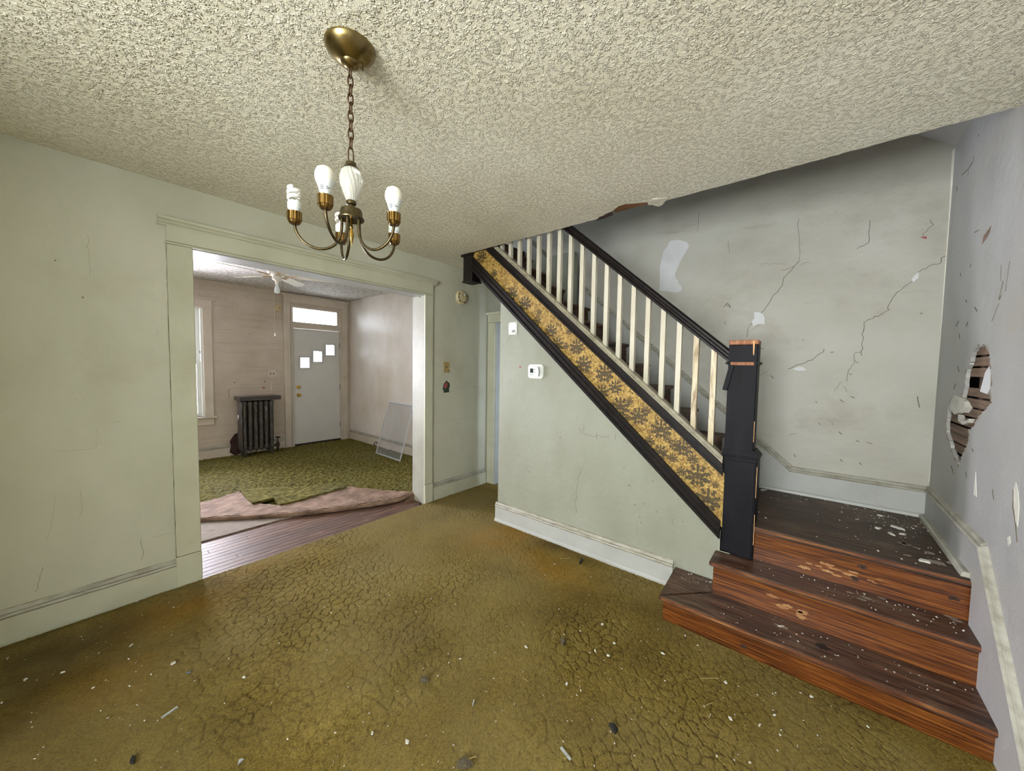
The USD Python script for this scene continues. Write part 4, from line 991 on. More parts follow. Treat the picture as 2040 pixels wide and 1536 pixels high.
obj('globe', lathe([(0.014, HF - 0.27), (0.016, HF - 0.295), (0.028, HF - 0.325), (0.031, HF - 0.345), (0.025, HF - 0.368), (0.0, HF - 0.378)], (cx, cy, 0), 20), 'frosted_glass', fb, smooth=40)

# ------------------------------------------------------------------ fittings on the walls
def wall_rot(m, face, pos):
    """Turns a mesh modelled in xy with +z outwards so that it faces -Y or -X at pos."""
    R = np.eye(4)
    R[:3, :3] = np.array([[1, 0, 0], [0, 0, -1], [0, 1, 0]]) if face == '-Y' else np.array([[0, 0, -1], [-1, 0, 0], [0, 1, 0]])
    m = m.copy(); m.apply_transform(R); m.apply_translation(pos)
    return m


def rrect(w, h, r):
    return Polygon(rect(-w / 2 + r, w / 2 - r, -h / 2 + r, h / 2 - r)).buffer(r, 5)


def plate(w, h, r, d, b=0.002):
    return [prism(rrect(w, h, r), 'z', 0, d - b), prism(rrect(w, h, r).buffer(-b), 'z', d - b, d)]


def fit(parts, face, pos):
    return [wall_rot(m, face, pos) for m in (parts if isinstance(parts, list) else [parts])]


sd = thing('smoke_detector', 'yellowed round smoke detector on the wall right of the opening', 'smoke detector', (2.803, YA, 2.197))
pos = (2.803, YA, 2.197)
obj('housing', fit([lathe([(0.078, 0), (0.078, 0.018), (0.070, 0.030), (0.064, 0.034), (0.0, 0.036)], n=32)], '-Y', pos), 'ivory_plastic', sd, smooth=30)
obj('face_ring', fit([lathe([(0.052, 0.036), (0.050, 0.042), (0.0, 0.043)], n=28)], '-Y', pos), 'ivory_plastic', sd, smooth=30)
for a in (150, 185, 225, 300, 20):
    c_, s_ = math.cos(math.radians(a)), math.sin(math.radians(a))
    m = prism(affinity.rotate(Polygon(rect(-0.004, 0.004, -0.014, 0.014)), a, origin=(0, 0)), 'z', 0.030, 0.0375); m.apply_translation((0.060 * c_, 0.060 * s_, 0))
    obj('vent_slot', fit([m], '-Y', pos), 'dark_slot', sd)
m = lathe([(0.011, 0.043), (0.010, 0.048), (0.0, 0.049)], n=14); m.apply_translation((0.018, 0.026, 0))
obj('test_button', fit([m], '-Y', pos), 'white_plastic', sd, smooth=30)

pos = (2.605, YA, 1.417)
sw = thing('wall_plate', 'brownish jack plate with a dangling white wire above the sticker', 'wall plate', pos)
obj('plate', fit(plate(0.082, 0.118, 0.008, 0.006), '-Y', pos), 'brown_plate', sw)
obj('jack_hole', fit([prism(Point(0, 0).buffer(0.008, 8), 'z', 0.005, 0.0068)], '-Y', pos), 'dark_slot', sw)
for s in (-1, 1):
    obj('screw', fit([prism(Point(0, s * 0.042).buffer(0.004, 6), 'z', 0.005, 0.0078)], '-Y', pos), 'hinge_metal', sw)
obj('wire', tube(spline([(2.607, YA - 0.006, 1.415), (2.625, YA - 0.04, 1.40), (2.66, YA - 0.05, 1.385), (2.685, YA - 0.05, 1.355)], 14), 0.002, 6), 'wire_white', sw, smooth=True)

pos = (2.602, YA, 1.212)
dk = thing('wall_sticker', 'small torn red and green sticker below the jack plate', 'sticker', pos)
obj('backing', fit([prism(Polygon([(-0.045, -0.01), (-0.03, 0.03), (-0.01, 0.045), (0.005, 0.062), (0.02, 0.045), (0.045, 0.035), (0.052, 0.0), (0.04, -0.03), (0.042, -0.07), (-0.035, -0.072), (-0.035, -0.045), (-0.052, -0.035)]), 'z', 0, 0.0015)], '-Y', pos), 'sticker_green', dk)
obj('red_patch', fit([prism(Polygon([(-0.035, 0.0), (-0.02, 0.03), (0.0, 0.042), (0.018, 0.02), (0.01, -0.01), (-0.005, -0.025), (-0.025, -0.02)]), 'z', 0.0015, 0.003)], '-Y', pos), 'sticker_red', dk)
obj('blue_patch', fit([prism(Polygon([(-0.048, -0.01), (-0.035, -0.005), (-0.03, -0.03), (-0.045, -0.032)]), 'z', 0.0015, 0.003)], '-Y', pos), 'sticker_blue', dk)

pos = (XB, 1.806, 1.398)
th = thing('thermostat', 'white programmable thermostat on the wall under the stair', 'thermostat', pos)
obj('wall_plate', fit(plate(0.158, 0.118, 0.026, 0.008, 0.003), '-X', pos), 'white_plastic', th)
mm = plate(0.112, 0.088, 0.014, 0.028, 0.004)
obj('body', fit([m.apply_translation((-0.006, 0, 0)) for m in mm], '-X', pos), 'white_plastic', th)
obj('side_grip', fit([prism(Polygon([(0.042, -0.040), (0.050, -0.03), (0.055, 0), (0.050, 0.03), (0.036, 0.041), (0.03, 0.041), (0.042, 0.026), (0.046, 0), (0.044, -0.026)]), 'z', 0.02, 0.0288)], '-X', pos), 'grey_plastic', th)
obj('display', fit([prism(Polygon(rect(-0.040, -0.008, -0.012, 0.024)), 'z', 0.027, 0.0288)], '-X', pos), 'lcd', th)
for bx_, by_ in ((0.008, 0.016), (0.008, -0.006), (-0.034, -0.027), (-0.016, -0.027)):
    obj('button', fit([prism(Point(bx_, by_).buffer(0.0045, 6), 'z', 0.027, 0.030)], '-X', pos), 'grey_plastic', th)

pos = (XB, 2.065, 1.772)
cp_ = thing('blank_plate', 'white four screw plate with a paper label under the dark stair trim', 'wall plate', pos)
obj('plate', fit(plate(0.096, 0.108, 0.004, 0.006), '-X', pos), 'white_plastic', cp_)
for sx in (-1, 1):
    for sy in (-1, 1):
        obj('screw', fit([prism(Point(sx * 0.038, sy * 0.044).buffer(0.004, 6), 'z', 0.005, 0.0075)], '-X', pos), 'hinge_metal', cp_)
obj('paper_label', fit([prism(Polygon(rect(-0.008, 0.032, -0.036, -0.014)), 'z', 0.0055, 0.0066)], '-X', pos), 'grey_plastic', cp_)

pos = (2.092, YF, 1.252)
op = thing('outlet_plate', 'eight sided cream plate with two round holes above the radiator', 'outlet plate', pos)
obj('plate', fit([prism(Polygon([(0.072 * math.cos(math.radians(22.5 + 45 * k)), 0.078 * math.sin(math.radians(22.5 + 45 * k))) for k in range(8)]), 'z', 0, 0.012)], '-Y', pos), 'trim_front', op)
for sx in (-1, 1):
    obj('hole', fit([prism(Point(sx * 0.022, 0.004).buffer(0.010, 8), 'z', 0.011, 0.013)], '-Y', pos), 'dark_slot', op)
obj('rib', fit([prism(Polygon(rect(-0.006, 0.006, -0.03, 0.03)), 'z', 0.011, 0.016)], '-Y', pos), 'trim_front', op)

pos = (2.19, YF, 2.33)
tb = thing('door_chime', 'small yellowed box high beside the door casing', 'door chime', pos)
obj('box', fit(plate(0.085, 0.098, 0.006, 0.035, 0.004), '-Y', pos), 'ivory_plastic', tb)
obj('face', fit(plate(0.045, 0.05, 0.004, 0.040, 0.002), '-Y', pos), 'ivory_plastic', tb)
obj('wire', [tube([(2.16, YF - 0.004, 2.38), (2.155, YF - 0.004, 2.60)], 0.0025, 5), tube([(2.165, YF - 0.004, 2.28), (2.165, YF - 0.004, 2.12)], 0.002, 5)], 'brown_plate', tb)

# ------------------------------------------------------------------ chandelier
CX, CY = 0.645, 1.28
ch = thing('chandelier', 'five arm antique brass chandelier hanging on a chain from the stippled ceiling', 'chandelier', (CX, CY, H))
c0 = (CX, CY, 0)
obj('canopy', lathe([(0.0815, H), (0.081, H - 0.006), (0.074, H - 0.018), (0.055, H - 0.036), (0.036, H - 0.048), (0.030, H - 0.050), (0.024, H - 0.060), (0.010, H - 0.066), (0.0, H - 0.067)], c0, 48), 'brass_antique', ch, smooth=40)
obj('canopy_screw', [tube([(CX + 0.030, CY - 0.028, H - 0.045), (CX + 0.030, CY - 0.028, H - 0.068)], 0.003, 8)], 'brass_dark', ch)


def link(zc, hl, hw, r, ang):
    t = np.linspace(0, 2 * np.pi, 20, endpoint=False)
    e = np.sign(np.cos(t)) * np.abs(np.cos(t)) ** 0.75 * hw; zz_ = np.sin(t) * hl
    return tube(np.stack([CX + e * math.cos(ang), CY + e * math.sin(ang), zc + zz_], 1), r, 7, closed=True)


z = H - 0.080; k = 0
face = math.radians(vdir - 90)
while z > 2.185:
    obj('chain_link', link(z, 0.0195, 0.0085, 0.0026, face + (0 if k % 2 else np.pi / 2) + 0.25), 'chain_bronze', ch, smooth=True)
    z -= 0.0296; k += 1
obj('loop', link(2.160, 0.032, 0.0105, 0.0024, face + 0.5), 'chain_bronze', ch, smooth=True)
obj('glass_cap', lathe([(0.008, 2.142), (0.017, 2.138), (0.018, 2.128), (0.024, 2.122), (0.026, 2.116)], c0, 24), 'brass_dark', ch, smooth=35)
flute = lambda th, zz_: 1 + 0.045 * np.cos(16 * (th + 9.0 * (zz_ - 2.0)))
obj('glass_column', lathe([(0.0, 2.120), (0.022, 2.119), (0.031, 2.108), (0.036, 2.092), (0.037, 2.078), (0.034, 2.060), (0.028, 2.040), (0.020, 2.020), (0.015, 2.008), (0.0, 2.006)], c0, 96, flute), 'swirl_glass', ch, smooth=True)
obj('neck', lathe([(0.015, 2.008), (0.017, 2.004), (0.016, 1.996), (0.011, 1.992), (0.011, 1.984), (0.015, 1.978)], c0, 24), 'brass_dark', ch, smooth=35)
obj('hub', lathe([(0.015, 1.982), (0.034, 1.978), (0.037, 1.968), (0.037, 1.958), (0.043, 1.948), (0.042, 1.944), (0.034, 1.945), (0.0, 1.948)], c0, 32), 'brass_dark', ch, smooth=35)
obj('finial', lathe([(0.004, 1.948), (0.004, 1.925), (0.007, 1.918), (0.004, 1.910), (0.0075, 1.896), (0.0075, 1.882), (0.003, 1.865), (0.0, 1.853)], c0, 16), 'brass_bright', ch, smooth=40)
SOCK = []
for i in range(5):
    a = 2.56957 + i * 2 * np.pi / 5
    u = np.array([math.cos(a), math.sin(a)])
    prof = [(0.030, 1.950), (0.031, 1.915), (0.040, 1.872), (0.066, 1.842), (0.102, 1.832), (0.138, 1.842), (0.165, 1.868), (0.177, 1.906)]
    pth = spline([(CX + u[0] * r, CY + u[1] * r, z_) for r, z_ in prof], 30)
    arm = obj('arm', tube(pth, 0.0048, 9), 'brass_dark', ch, smooth=True)
    sx, sy = CX + 0.177 * u[0], CY + 0.177 * u[1]
    rib = lambda th, z_: 1 + 0.03 * np.sign(np.cos(14 * th))
    obj('socket_cup', lathe([(0.0, 1.906), (0.014, 1.906), (0.018, 1.911), (0.019, 1.915), (0.0215, 1.918), (0.0215, 1.941), (0.0225, 1.945), (0.0195, 1.9455), (0.0190, 1.940), (0.0, 1.939)], (sx, sy, 0), 56, rib), 'brass_socket', arm, smooth=30)
    SOCK.append((sx, sy))
LED = [(0.0145, 1.940), (0.0155, 1.954), (0.0205, 1.972), (0.0272, 1.988)]
GL = [(0.0272, 1.988), (0.0292, 1.999), (0.0282, 2.012), (0.0228, 2.024), (0.012, 2.031), (0.0, 2.033)]


def led(i, label):
    sx, sy = SOCK[i]
    b = thing('led_bulb', label, 'light bulb', (sx, sy, 1.95), 'bulbs of the chandelier')
    obj('base', lathe(LED, (sx, sy, 0), 28), 'bulb_base', b, smooth=30)
    obj('globe', lathe(GL, (sx, sy, 0), 28), 'bulb_globe', b, smooth=True)
    d = np.array([-sx, -sy]); a0 = math.atan2(d[1], d[0])
    m = []
    for ang, z0, w_ in ((-0.5, 1.968, 0.010), (-0.5, 1.964, 0.010), (-0.5, 1.960, 0.008), (0.25, 1.967, 0.004), (0.25, 1.962, 0.004), (0.55, 1.964, 0.007)):
        r = np.interp(z0, [1.954, 1.972], [0.0157, 0.0207]) + 0.0001
        c_ = np.array([sx + r * math.cos(a0 + ang), sy + r * math.sin(a0 + ang), z0]); t_ = np.array([-math.sin(a0 + ang), math.cos(a0 + ang), 0]); n_ = np.array([math.cos(a0 + ang), math.sin(a0 + ang), 0])
        m.append(hull([c_ + t_ * w_ / 2 * p + np.array([0, 0, 0.0013]) * q_ + n_ * 0.0003 * s for p in (-1, 1) for q_ in (-1, 1) for s in (-1, 1)]))
    obj('printed_text', m, 'bulb_print', b)


def cfl(i, label, tall=1.0):
    sx, sy = SOCK[i]
    b = thing('spiral_bulb', label, 'light bulb', (sx, sy, 1.95), 'bulbs of the chandelier')
    obj('base', lathe([(0.016, 1.940), (0.0165, 1.952), (0.020, 1.956), (0.021, 1.974), (0.018, 1.980), (0.0, 1.982)], (sx, sy, 0), 28), 'bulb_base', b, smooth=30)
    t = np.linspace(0, 1, 80); n_ = 2.6 * tall
    an = 2 * np.pi * n_ * t + i
    r = 0.0165 * np.clip(np.minimum(t * 9 + 0.5, (1 - t) * 9 + 0.35), 0, 1)
    obj('spiral_tube', tube(np.stack([sx + r * np.cos(an), sy + r * np.sin(an), 1.984 + t * 0.044 * tall], 1), 0.0062, 9), 'cfl_tube', b, smooth=True)


cfl(0, 'white spiral bulb in the leftmost socket of the chandelier', 1.0)
led(1, 'white round bulb in the nearest chandelier socket, left of the glass column')
led(2, 'white round bulb in the chandelier socket on the right')
cfl(3, 'white spiral bulb half hidden behind the right hand round bulb', 0.8)
cfl(4, 'white spiral bulb in the chandelier socket behind the hub', 0.8)

# ------------------------------------------------------------------ cracks, patches, scars on the plaster
M('wrinkle', [(0.3, '8f8b76'), (0.7, 'a09c88')], (20, 20, 20), rough=0.7)


def crack(px, w, wall, plane, off, mat='crack_dark', name='crack', jitter=1.0):
    ax, val = plane
    ii = [k for k in range(3) if k != 'XYZ'.index(ax)]
    pts = [at(ax, val, *p)[ii] for p in px]
    obj(name, ribbon(pts, w, plane, off, 0.0009, jitter), mat, wall)


def patch(px, wall, plane, off, mat, name='peeled_patch', th=0.0012):
    ax, val = plane
    ii = [k for k in range(3) if k != 'XYZ'.index(ax)]
    obj(name, prism(Polygon([tuple(at(ax, val, *p)[ii]) for p in px]).buffer(0), ax.lower(), val, val + off * th), mat, wall)


PC, PR, PB, PA = ('X', XC), ('Y', YR), ('X', XB), ('Y', YA)
crk = lambda px, w=0.003, j=1.0: crack(px, w, wall_party, PC, -1, jitter=j)
crk([(1592, 435), (1589, 448), (1591, 462), (1592, 490), (1594, 505), (1592, 520)], 0.0035)
crk([(1592, 520), (1580, 533), (1568, 546), (1562, 552), (1560, 562), (1553, 575), (1545, 585), (1538, 592), (1530, 607), (1522, 618), (1515, 625)], 0.006)
crk([(1556, 539), (1575, 534), (1582, 530)], 0.003); crk([(1592, 529), (1612, 522)], 0.003)
crk([(1515, 625), (1508, 638), (1494, 648), (1489, 660), (1487, 672)], 0.005); crk([(1504, 640), (1512, 648), (1500, 656)], 0.003)
crk([(1733, 438), (1733, 452), (1731, 470), (1731, 482), (1726, 486), (1712, 492), (1707, 496)], 0.005)
crk([(1853, 437), (1860, 448), (1848, 457), (1841, 464), (1840, 470)], 0.004)
crk([(1887, 508), (1875, 522), (1868, 526), (1850, 531), (1838, 536), (1830, 542), (1828, 552), (1818, 560), (1806, 568), (1795, 578), (1783, 588), (1775, 600), (1768, 614), (1766, 620), (1757, 625), (1748, 631), (1740, 634), (1721, 643), (1720, 660), (1718, 680), (1717, 708)], 0.005)
crk([(1715, 702), (1704, 703), (1702, 712), (1703, 722), (1696, 730), (1690, 738), (1688, 748), (1687, 760)], 0.004); crk([(1676, 760), (1668, 772), (1662, 780)], 0.003); crk([(1703, 718), (1710, 724)], 0.005)
crk([(1570, 735), (1582, 730), (1594, 726), (1606, 722), (1616, 718), (1625, 711), (1634, 704), (1642, 696)], 0.006)
crk([(1512, 750), (1520, 744), (1528, 740)], 0.003); crk([(1679, 770), (1687, 781)], 0.003)
crk([(1511, 525), (1548, 526), (1565, 527)], 0.002); crk([(1648, 835), (1660, 848)], 0.003); crk([(1573, 866), (1586, 864)], 0.004)
crk([(1393, 420), (1390, 462)], 0.003, .3); crk([(1451, 480), (1453, 505)], 0.003, .3)
crk([(1441, 612), (1448, 604), (1455, 612), (1446, 607)], 0.007); crk([(1444, 640), (1446, 648)], 0.005)
for a, b in (((1673, 796), (1681, 801)), ((1705, 878), (1712, 880)), ((1727, 881), (1738, 884)), ((1671, 860), (1677, 866)), ((1654, 702), (1661, 701)), ((1599, 676), (1601, 677)), ((1625, 800), (1627, 803)), ((1692, 745), (1697, 746)),
             ((1828, 790), (1832, 812)), ((1833, 625), (1838, 624)), ((1582, 905), (1585, 911)), ((1674, 915), (1678, 920)), ((1712, 922), (1716, 926)), ((1694, 790), (1703, 793)), ((1631, 843), (1634, 846)), ((1515, 694), (1521, 696)), ((1535, 748), (1541, 754))):
    crack([a, b], 0.007, wall_party, PC, -1, name='scar', jitter=0.25)
patch([(1335, 480), (1352, 478), (1368, 482), (1373, 490), (1366, 502), (1355, 522), (1345, 545), (1345, 553), (1350, 558), (1352, 566), (1358, 570), (1358, 580), (1345, 583), (1330, 580), (1314, 579), (1315, 530), (1322, 500), (1330, 490)], wall_party, PC, -1, 'plaster_patch')
patch([(1502, 622), (1513, 622), (1520, 626), (1523, 632), (1523, 646), (1512, 645), (1500, 650), (1498, 640), (1503, 634)], wall_party, PC, -1, 'plaster_patch')
patch([(1579, 735), (1592, 730), (1602, 732), (1606, 738), (1590, 739)], wall_party, PC, -1, 'plaster_patch')
patch([(1833, 472), (1846, 471), (1846, 476), (1840, 475)], wall_party, PC, -1, 'sticker_red', 'bare_brick_chip')
patch([(1815, 558), (1822, 548), (1831, 542), (1829, 555), (1820, 562)], wall_party, PC, -1, 'plaster_patch')
patch([(1897, 300), (1903, 295), (1901, 350), (1897, 420), (1891, 500), (1886, 560), (1880, 620), (1876, 700), (1868, 800), (1860, 900), (1853, 960), (1850, 960), (1862, 850), (1872, 690), (1880, 560), (1890, 430)], wall_party, PC, -1, 'paint_edge', 'ragged_corner')

cr = lambda px, w=0.006, m='crack_dark', n='scar': crack(px, w, wall_right, PR, 1, m, n, 0.4)
cr([(1917, 349), (1930, 335), (1938, 323), (1941, 312)], 0.010); cr([(1930, 337), (1928, 352)], 0.004); cr([(1949, 272), (1951, 268)], 0.014)
patch([(1957, 486), (1960, 470), (1966, 462), (1975, 450), (1972, 462), (1966, 474)], wall_right, PR, 1, 'raw_lath', 'bare_patch'); cr([(1942, 463), (1950, 458)], 0.008)
cr([(1995, 528), (1994, 560)], 0.006); cr([(1999, 560), (1990, 596), (1995, 588)], 0.008); cr([(2012, 520), (2004, 580)], 0.004); cr([(1990, 605), (1976, 640)], 0.004)
for a, b in (((1935, 525), (1933, 532)), ((1905, 650), (1910, 640)), ((1925, 650), (1928, 642)), ((1942, 612), (1947, 620)), ((1913, 545), (1914, 549)), ((1908, 730), (1911, 740)), ((1900, 775), (1904, 765)), ((1895, 928), (1900, 945)), ((1924, 940), (1926, 950)), ((1906, 372), (1907, 380)), ((1911, 665), (1912, 675)), ((1924, 598), (1926, 602)), ((1937, 895), (1939, 900))):
    cr([a, b], 0.012)
cr([(2019, 975), (2018, 1010), (2024, 1050), (2027, 1080)], 0.010); patch([(2024, 960), (2029, 980), (2031, 1010), (2028, 1050), (2024, 1040), (2020, 1000), (2020, 975)], wall_right, PR, 1, 'paint_edge')
cr([(1978, 975), (1980, 995)], 0.010); patch([(2007, 1072), (2012, 1068), (2014, 1082), (2009, 1088)], wall_right, PR, 1, 'paint_edge'); patch([(1940, 985), (1946, 990), (1944, 930), (1948, 900)], wall_right, PR, 1, 'paint_edge')

ca = lambda px, w=0.0016, m='wrinkle', n='crack': crack(px, w * 0.8, wall_back, PA, -1, m, n, 0.5)
ca([(175, 468), (178, 500), (179, 550)], 0.003); ca([(160, 978), (163, 1005), (162, 1020), (155, 1035)], 0.0025); ca([(194, 852), (195, 880), (193, 892), (110, 900)], 0.002)
ca([(108, 980), (107, 1020), (98, 1060), (92, 1075)], 0.002); ca([(282, 1072), (281, 1085), (286, 1100), (281, 1118)], 0.003, 'crack_dark'); ca([(85, 1130), (80, 1145), (76, 1172), (70, 1180)], 0.0028, 'crack_dark')
ca([(313, 655), (311, 668), (316, 675)], 0.0028); ca([(222, 843), (240, 840)], 0.003); ca([(303, 1070), (350, 1060)], 0.003)
for p in ((108, 518), (163, 592)):
    ca([p, (p[0] + 3, p[1] + 2)], 0.010, 'crack_dark', 'nail_hole')
ca([(914, 635), (914, 640)], 0.008, 'crack_dark', 'nail_hole'); ca([(865, 842), (960, 828)], 0.0025); ca([(910, 770), (962, 772)], 0.004); ca([(835, 591), (838, 592)], 0.012, 'crack_dark', 'nail_hole')
cb = lambda px, w=0.0022, m='crack_dark', n='crack': crack(px, w, wall_stair, PB, -1, m, n)
cb([(1157, 934), (1153, 948), (1150, 965), (1148, 985), (1146, 1000), (1148, 1015), (1147, 1022)], 0.003)
cb([(1153, 852), (1158, 862), (1168, 866), (1182, 870), (1195, 868), (1204, 871), (1215, 870)], 0.003); cb([(1188, 862), (1189, 875)], 0.003); cb([(1163, 846), (1161, 860)], 0.003); cb([(1227, 865), (1226, 876)], 0.003)
cb([(1274, 932), (1298, 930)], 0.002, 'grime'); cb([(1000, 869), (1022, 876)], 0.002, 'grime'); cb([(1006, 686), (1017, 668)], 0.003, 'grime')
patch([(1034, 731), (1036, 729), (1039, 731), (1036, 733)], wall_stair, PB, -1, 'sticker_red', 'red_mark')
for p in [(1255, 965), (1299, 957), (1283, 1002), (1274, 1028), (1277, 1040), (1339, 1040), (1269, 1050), (1269, 1058), (1308, 1018), (1243, 930), (1265, 1004), (1360, 1038), (1338, 1034), (1115, 870), (1056, 938)]:
    cb([p, (p[0] + 1, p[1] + 3)], 0.006, 'crack_dark', 'scar')
cw = lambda px, w, m='crack_dark', n='scar': crack(px, w, wall_front, ('Y', YF), -1, m, n)
cw([(466, 761), (468, 763)], 0.022); cw([(528, 759), (529, 761)], 0.018); cw([(455, 774), (530, 772)], 0.008, 'grime', 'grime_line'); cw([(456, 776), (456, 792)], 0.02, 'grime', 'grime_line'); cw([(541, 762), (541, 778)], 0.012, 'paint_edge', 'torn_paper')
cw([(496, 665), (498, 666)], 0.015); cw([(490, 591), (493, 591)], 0.01); cw([(505, 652), (520, 652)], 0.006, 'grime', 'grime_line'); patch([(522, 770), (530, 772), (524, 775)], wall_front, ('Y', YF), -1, 'bare_wood', 'bare_patch')

# ------------------------------------------------------------------ debris
def shard(c, r, h, asp=0.6, ang=0.0, seed=0):
    g = np.random.default_rng(seed); n = 7
    a = np.sort(g.uniform(0, 2 * np.pi, n)); rr_ = g.uniform(0.75, 1.1, n) * r
    p = np.stack([rr_ * np.cos(a), asp * rr_ * np.sin(a)], 1)
    p = p @ np.array([[math.cos(ang), math.sin(ang)], [-math.sin(ang), math.cos(ang)]])
    b = np.column_stack([p, np.zeros(n)]); t = np.column_stack([p * 0.88, np.full(n, h) + g.uniform(-0.15, 0.15, n) * h])
    return hull(np.vstack([b, t]) + c)


def chip(px, z, r, mat, name, label, cat, group=None, asp=0.6, h=0.006):
    c = at('Z', z, *px); c[2] = z - 0.0005
    s = int(px[0] * 7 + px[1])
    return tag(obj(name, shard(c, r, h, asp, (s % 31) / 5.0, s), mat), label, cat, group)


for px, r, asp, lb_ in [((1788, 1052), 0.034, .45, 'longest white plaster shard lying on the landing'), ((1755, 1054), 0.030, .5, 'grey white plaster shard left of the longest one on the landing'), ((1777, 1065), 0.022, .6, 'squarish plaster chip in front of the two shards on the landing'),
                        ((1798, 1065), 0.020, .4, 'thin plaster sliver nearest the edge side of the landing group'), ((1752, 1028), 0.018, .5, 'single small plaster flake farther back on the landing'), ((1843, 1119), 0.026, .7, 'crumbled plaster lump near the landing nosing'), ((1523, 977), 0.032, .6, 'torn paint curl on the landing beside the newel post')]:
    chip(px, ZL, r, 'chip_white', 'plaster_chip', lb_, 'plaster chip', None, asp, 0.008)
chip((1708, 1003), ZL, 0.028, 'chip_black', 'wood_splinter', 'black splinter on the landing by the party wall baseboard', 'splinter', None, .25, 0.006)
chip((1522, 1119), Z2, 0.016, 'chip_white', 'plaster_chip', 'white chip on the second step at the foot of the newel post', 'plaster chip', None, .35)
chip((1557, 1248), Z1, 0.020, 'chip_white', 'plaster_chip', 'white smear of plaster on the lowest step', 'plaster chip', None, .4, 0.003)
chip((1415, 1160), Z1, 0.020, 'chip_grey', 'plaster_chip', 'grey flake against the second riser on the lowest step', 'plaster chip', None, .4, 0.004)
white = [(1321, 1302), (1445, 1359), (1543, 1425), (1415, 1425), (1455, 1432), (1514, 1445), (1428, 1507), (1729, 1448), (1588, 1487), (1390, 1286), (1539, 1382), (1617, 1388), (1048, 1289), (893, 1303), (1186, 1297), (1212, 1306), (917, 1313), (811, 1478), (742, 1460), (1105, 1124), (345, 1322), (301, 1344), (486, 1350), (262, 1286), (257, 1313), (15, 1313), (60, 1440), (51, 1355), (125, 1340), (185, 1371), (668, 1461), (573, 1473), (1130, 1364), (1494, 1520), (1311, 1254), (1200, 1244), (1365, 1267), (1224, 1282), (1177, 1150), (1086, 1146)]
for px in white:
    s = (px[0] * 13 + px[1] * 7) % 10
    c = at('Z', 0, *px)
    zone = ('beside the lowest step' if c[0] > 1.75 and c[1] < 0.75 else 'near the wall under the stair' if c[0] > 1.5 else 'on the stained strip along the left wall' if c[1] > 1.55 and c[0] < 0.75 else 'in the middle of the room' if c[0] + c[1] > 1.45 else 'in the foreground')
    chip(px, 0.002, 0.0042 + 0.0008 * s, 'chip_white', 'plaster_flake', f'small white plaster flake on the carpet {zone}', 'plaster flake', f'white flakes on the gold carpet {zone}', 0.35 + 0.04 * s, 0.005)
for px, ang in [((338, 1419), 0.3), ((1127, 1501), 1.3)]:
    c = at('Z', 0.003, *px); d = np.array([math.cos(ang), math.sin(ang), 0]) * 0.026
    tag(obj('paint_sliver', barbox(c - d, c + d, np.array([0, 0, 1.0]), 0.009, 0.004), 'chip_grey'), 'long grey paint sliver on the carpet ' + ('toward the left wall' if px[0] < 600 else 'near the bottom middle of the picture'), 'paint sliver')
chip((943, 1400), 0.002, 0.014, 'chip_grey', 'plaster_flake', 'bluish grey triangular flake on the middle of the carpet', 'plaster flake', None, .7)
chip((478, 1519), 0.002, 0.014, 'chip_grey', 'plaster_flake', 'bluish grey flake near the bottom left of the carpet', 'plaster flake', None, .7)
chip((1222, 1453), 0.002, 0.024, 'chip_black', 'black_scrap', 'square black scrap on the carpet before the steps', 'scrap', None, .75, 0.012)
chip((842, 1355), 0.002, 0.034, 'fluff_grey', 'lint_clump', 'dark grey lint clump on the middle of the carpet', 'lint', None, .35, 0.016)
chip((1122, 1280), 0.002, 0.034, 'fluff_grey', 'lint_clump', 'pale grey lint clump nearer the wall under the stair', 'lint', None, .4, 0.012)
chip((1158, 1118), 0.002, 0.050, 'chip_black', 'black_scrap', 'long black scrap by the baseboard under the stair', 'scrap', None, .22, 0.012)
chip((265, 1516), 0.002, 0.022, 'chip_black', 'black_scrap', 'black crumb at the lower left of the carpet', 'scrap', None, .4, 0.008)
chip((375, 1339), 0.002, 0.014, 'sticker_blue', 'black_scrap', 'dark teal scrap on the stained carpet by the left wall', 'scrap', None, .5, 0.004)
chip((932, 1518), 0.001, 0.045, 'fluff_grey', 'lint_clump', 'matted brown clump with straws at the bottom edge of the carpet', 'lint', None, .5, 0.012)
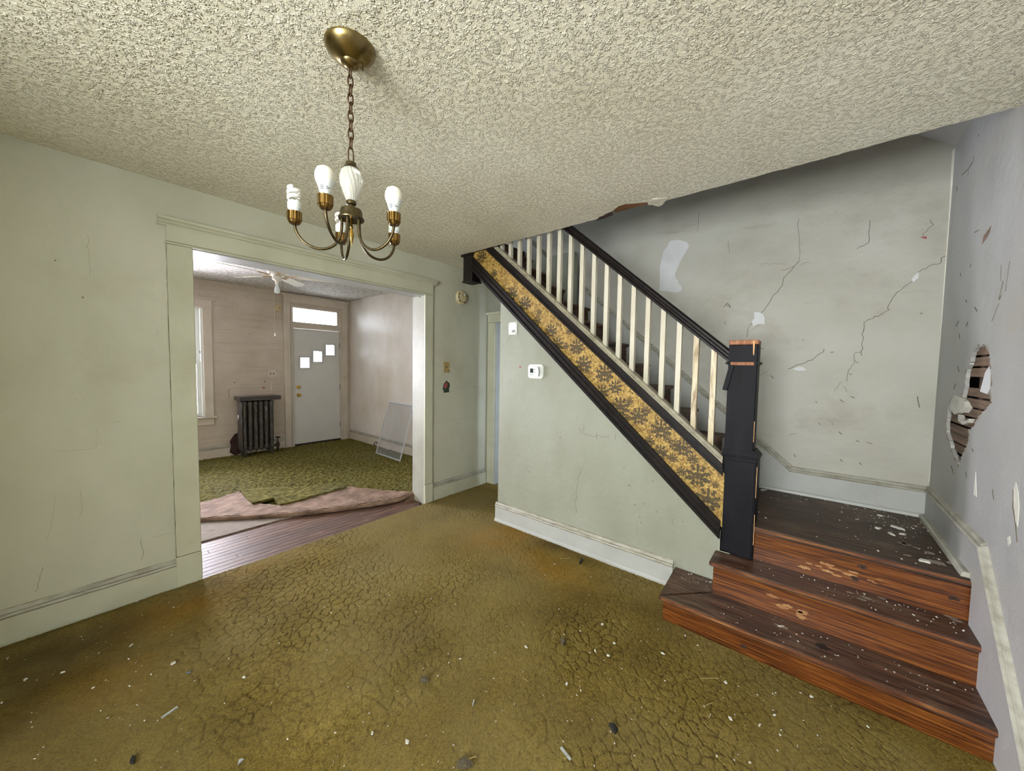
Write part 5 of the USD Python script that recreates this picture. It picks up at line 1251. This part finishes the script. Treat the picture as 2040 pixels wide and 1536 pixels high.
for j, (a, b) in enumerate([((930, 1512), (950, 1508)), ((935, 1515), (948, 1505)), ((1400, 1408), (1420, 1400)), ((1395, 1352), (1434, 1351)), ((1115, 1113), (1135, 1112)), ((776, 1062), (783, 1055)), ((1303, 1170), (1310, 1178)), ((1040, 1350), (1052, 1358))]):
    p, q = at('Z', 0.006, *a), at('Z', 0.006, *b)
    tag(obj('straw_bit', tube([p, (p + q) / 2 + [0, 0, 0.002], q], 0.0013, 5), 'straw'), 'thin dry straw lying on the gold carpet', 'straw', 'straws on the gold carpet')


def crumbs(n, sample, rlo, rhi, mat, name, label, parent=None):
    out = []
    for k in range(n):
        c = np.array(sample(k), float)
        r = rlo * (rhi / rlo) ** rng.uniform(0, 1)
        m = trimesh.creation.box((r * 2, r * rng.uniform(0.5, 1.4), r * 0.8)); m.vertices += rng.normal(0, r * 0.25, m.vertices.shape)
        m.apply_transform(trimesh.transformations.rotation_matrix(rng.uniform(0, 6.3), [0, 0, 1])); m.apply_translation(c)
        out.append(m)
    return tag(obj(name, out, mat, parent), label, 'plaster crumbs', kind='stuff')


def on_carpet(k):
    while True:
        px, py = rng.uniform(0, 1700), rng.uniform(1060, 1536)
        c = at('Z', 0.003, px, py)
        if XN < c[0] < 2.1 and YR < c[1] < 3.0 and (k % 3 or c[0] > 1.2 or c[1] > 2.0):
            return c


crumbs(300, on_carpet, 0.0012, 0.0034, 'chip_white', 'plaster_crumbs', 'scattered tiny white plaster crumbs all over the gold carpet')


def on_steps(k):
    s = rng.integers(0, 10)
    if s < 5:
        u = rng.uniform(0, 1) ** 0.6
        return (rng.uniform(X3 + 0.03, XC - 0.05) if rng.uniform() < .5 else XC - 0.04 - abs(rng.normal(0, 0.2)), rng.uniform(YR + 0.02, 0.25) if rng.uniform() < .4 else YR + 0.03 + abs(rng.normal(0, 0.22)), ZL + 0.001)
    if s < 7:
        return (rng.uniform(X2 + 0.02, X3), YR + 0.03 + abs(rng.normal(0, 0.4)) if rng.uniform() < .8 else rng.uniform(YR, 0.2), Z2 + 0.001)
    if s < 9:
        return (rng.uniform(X1 + 0.02, X2), rng.uniform(YR + 0.02, 0.35), Z1 + 0.001)
    return (rng.uniform(X2 + 0.03, XB - 0.02), rng.uniform(0.42, 0.58), Z1 + 0.001)


crumbs(300, on_steps, 0.0012, 0.0045, 'chip_white', 'step_crumbs', 'dusty white plaster crumbs over the landing and steps')
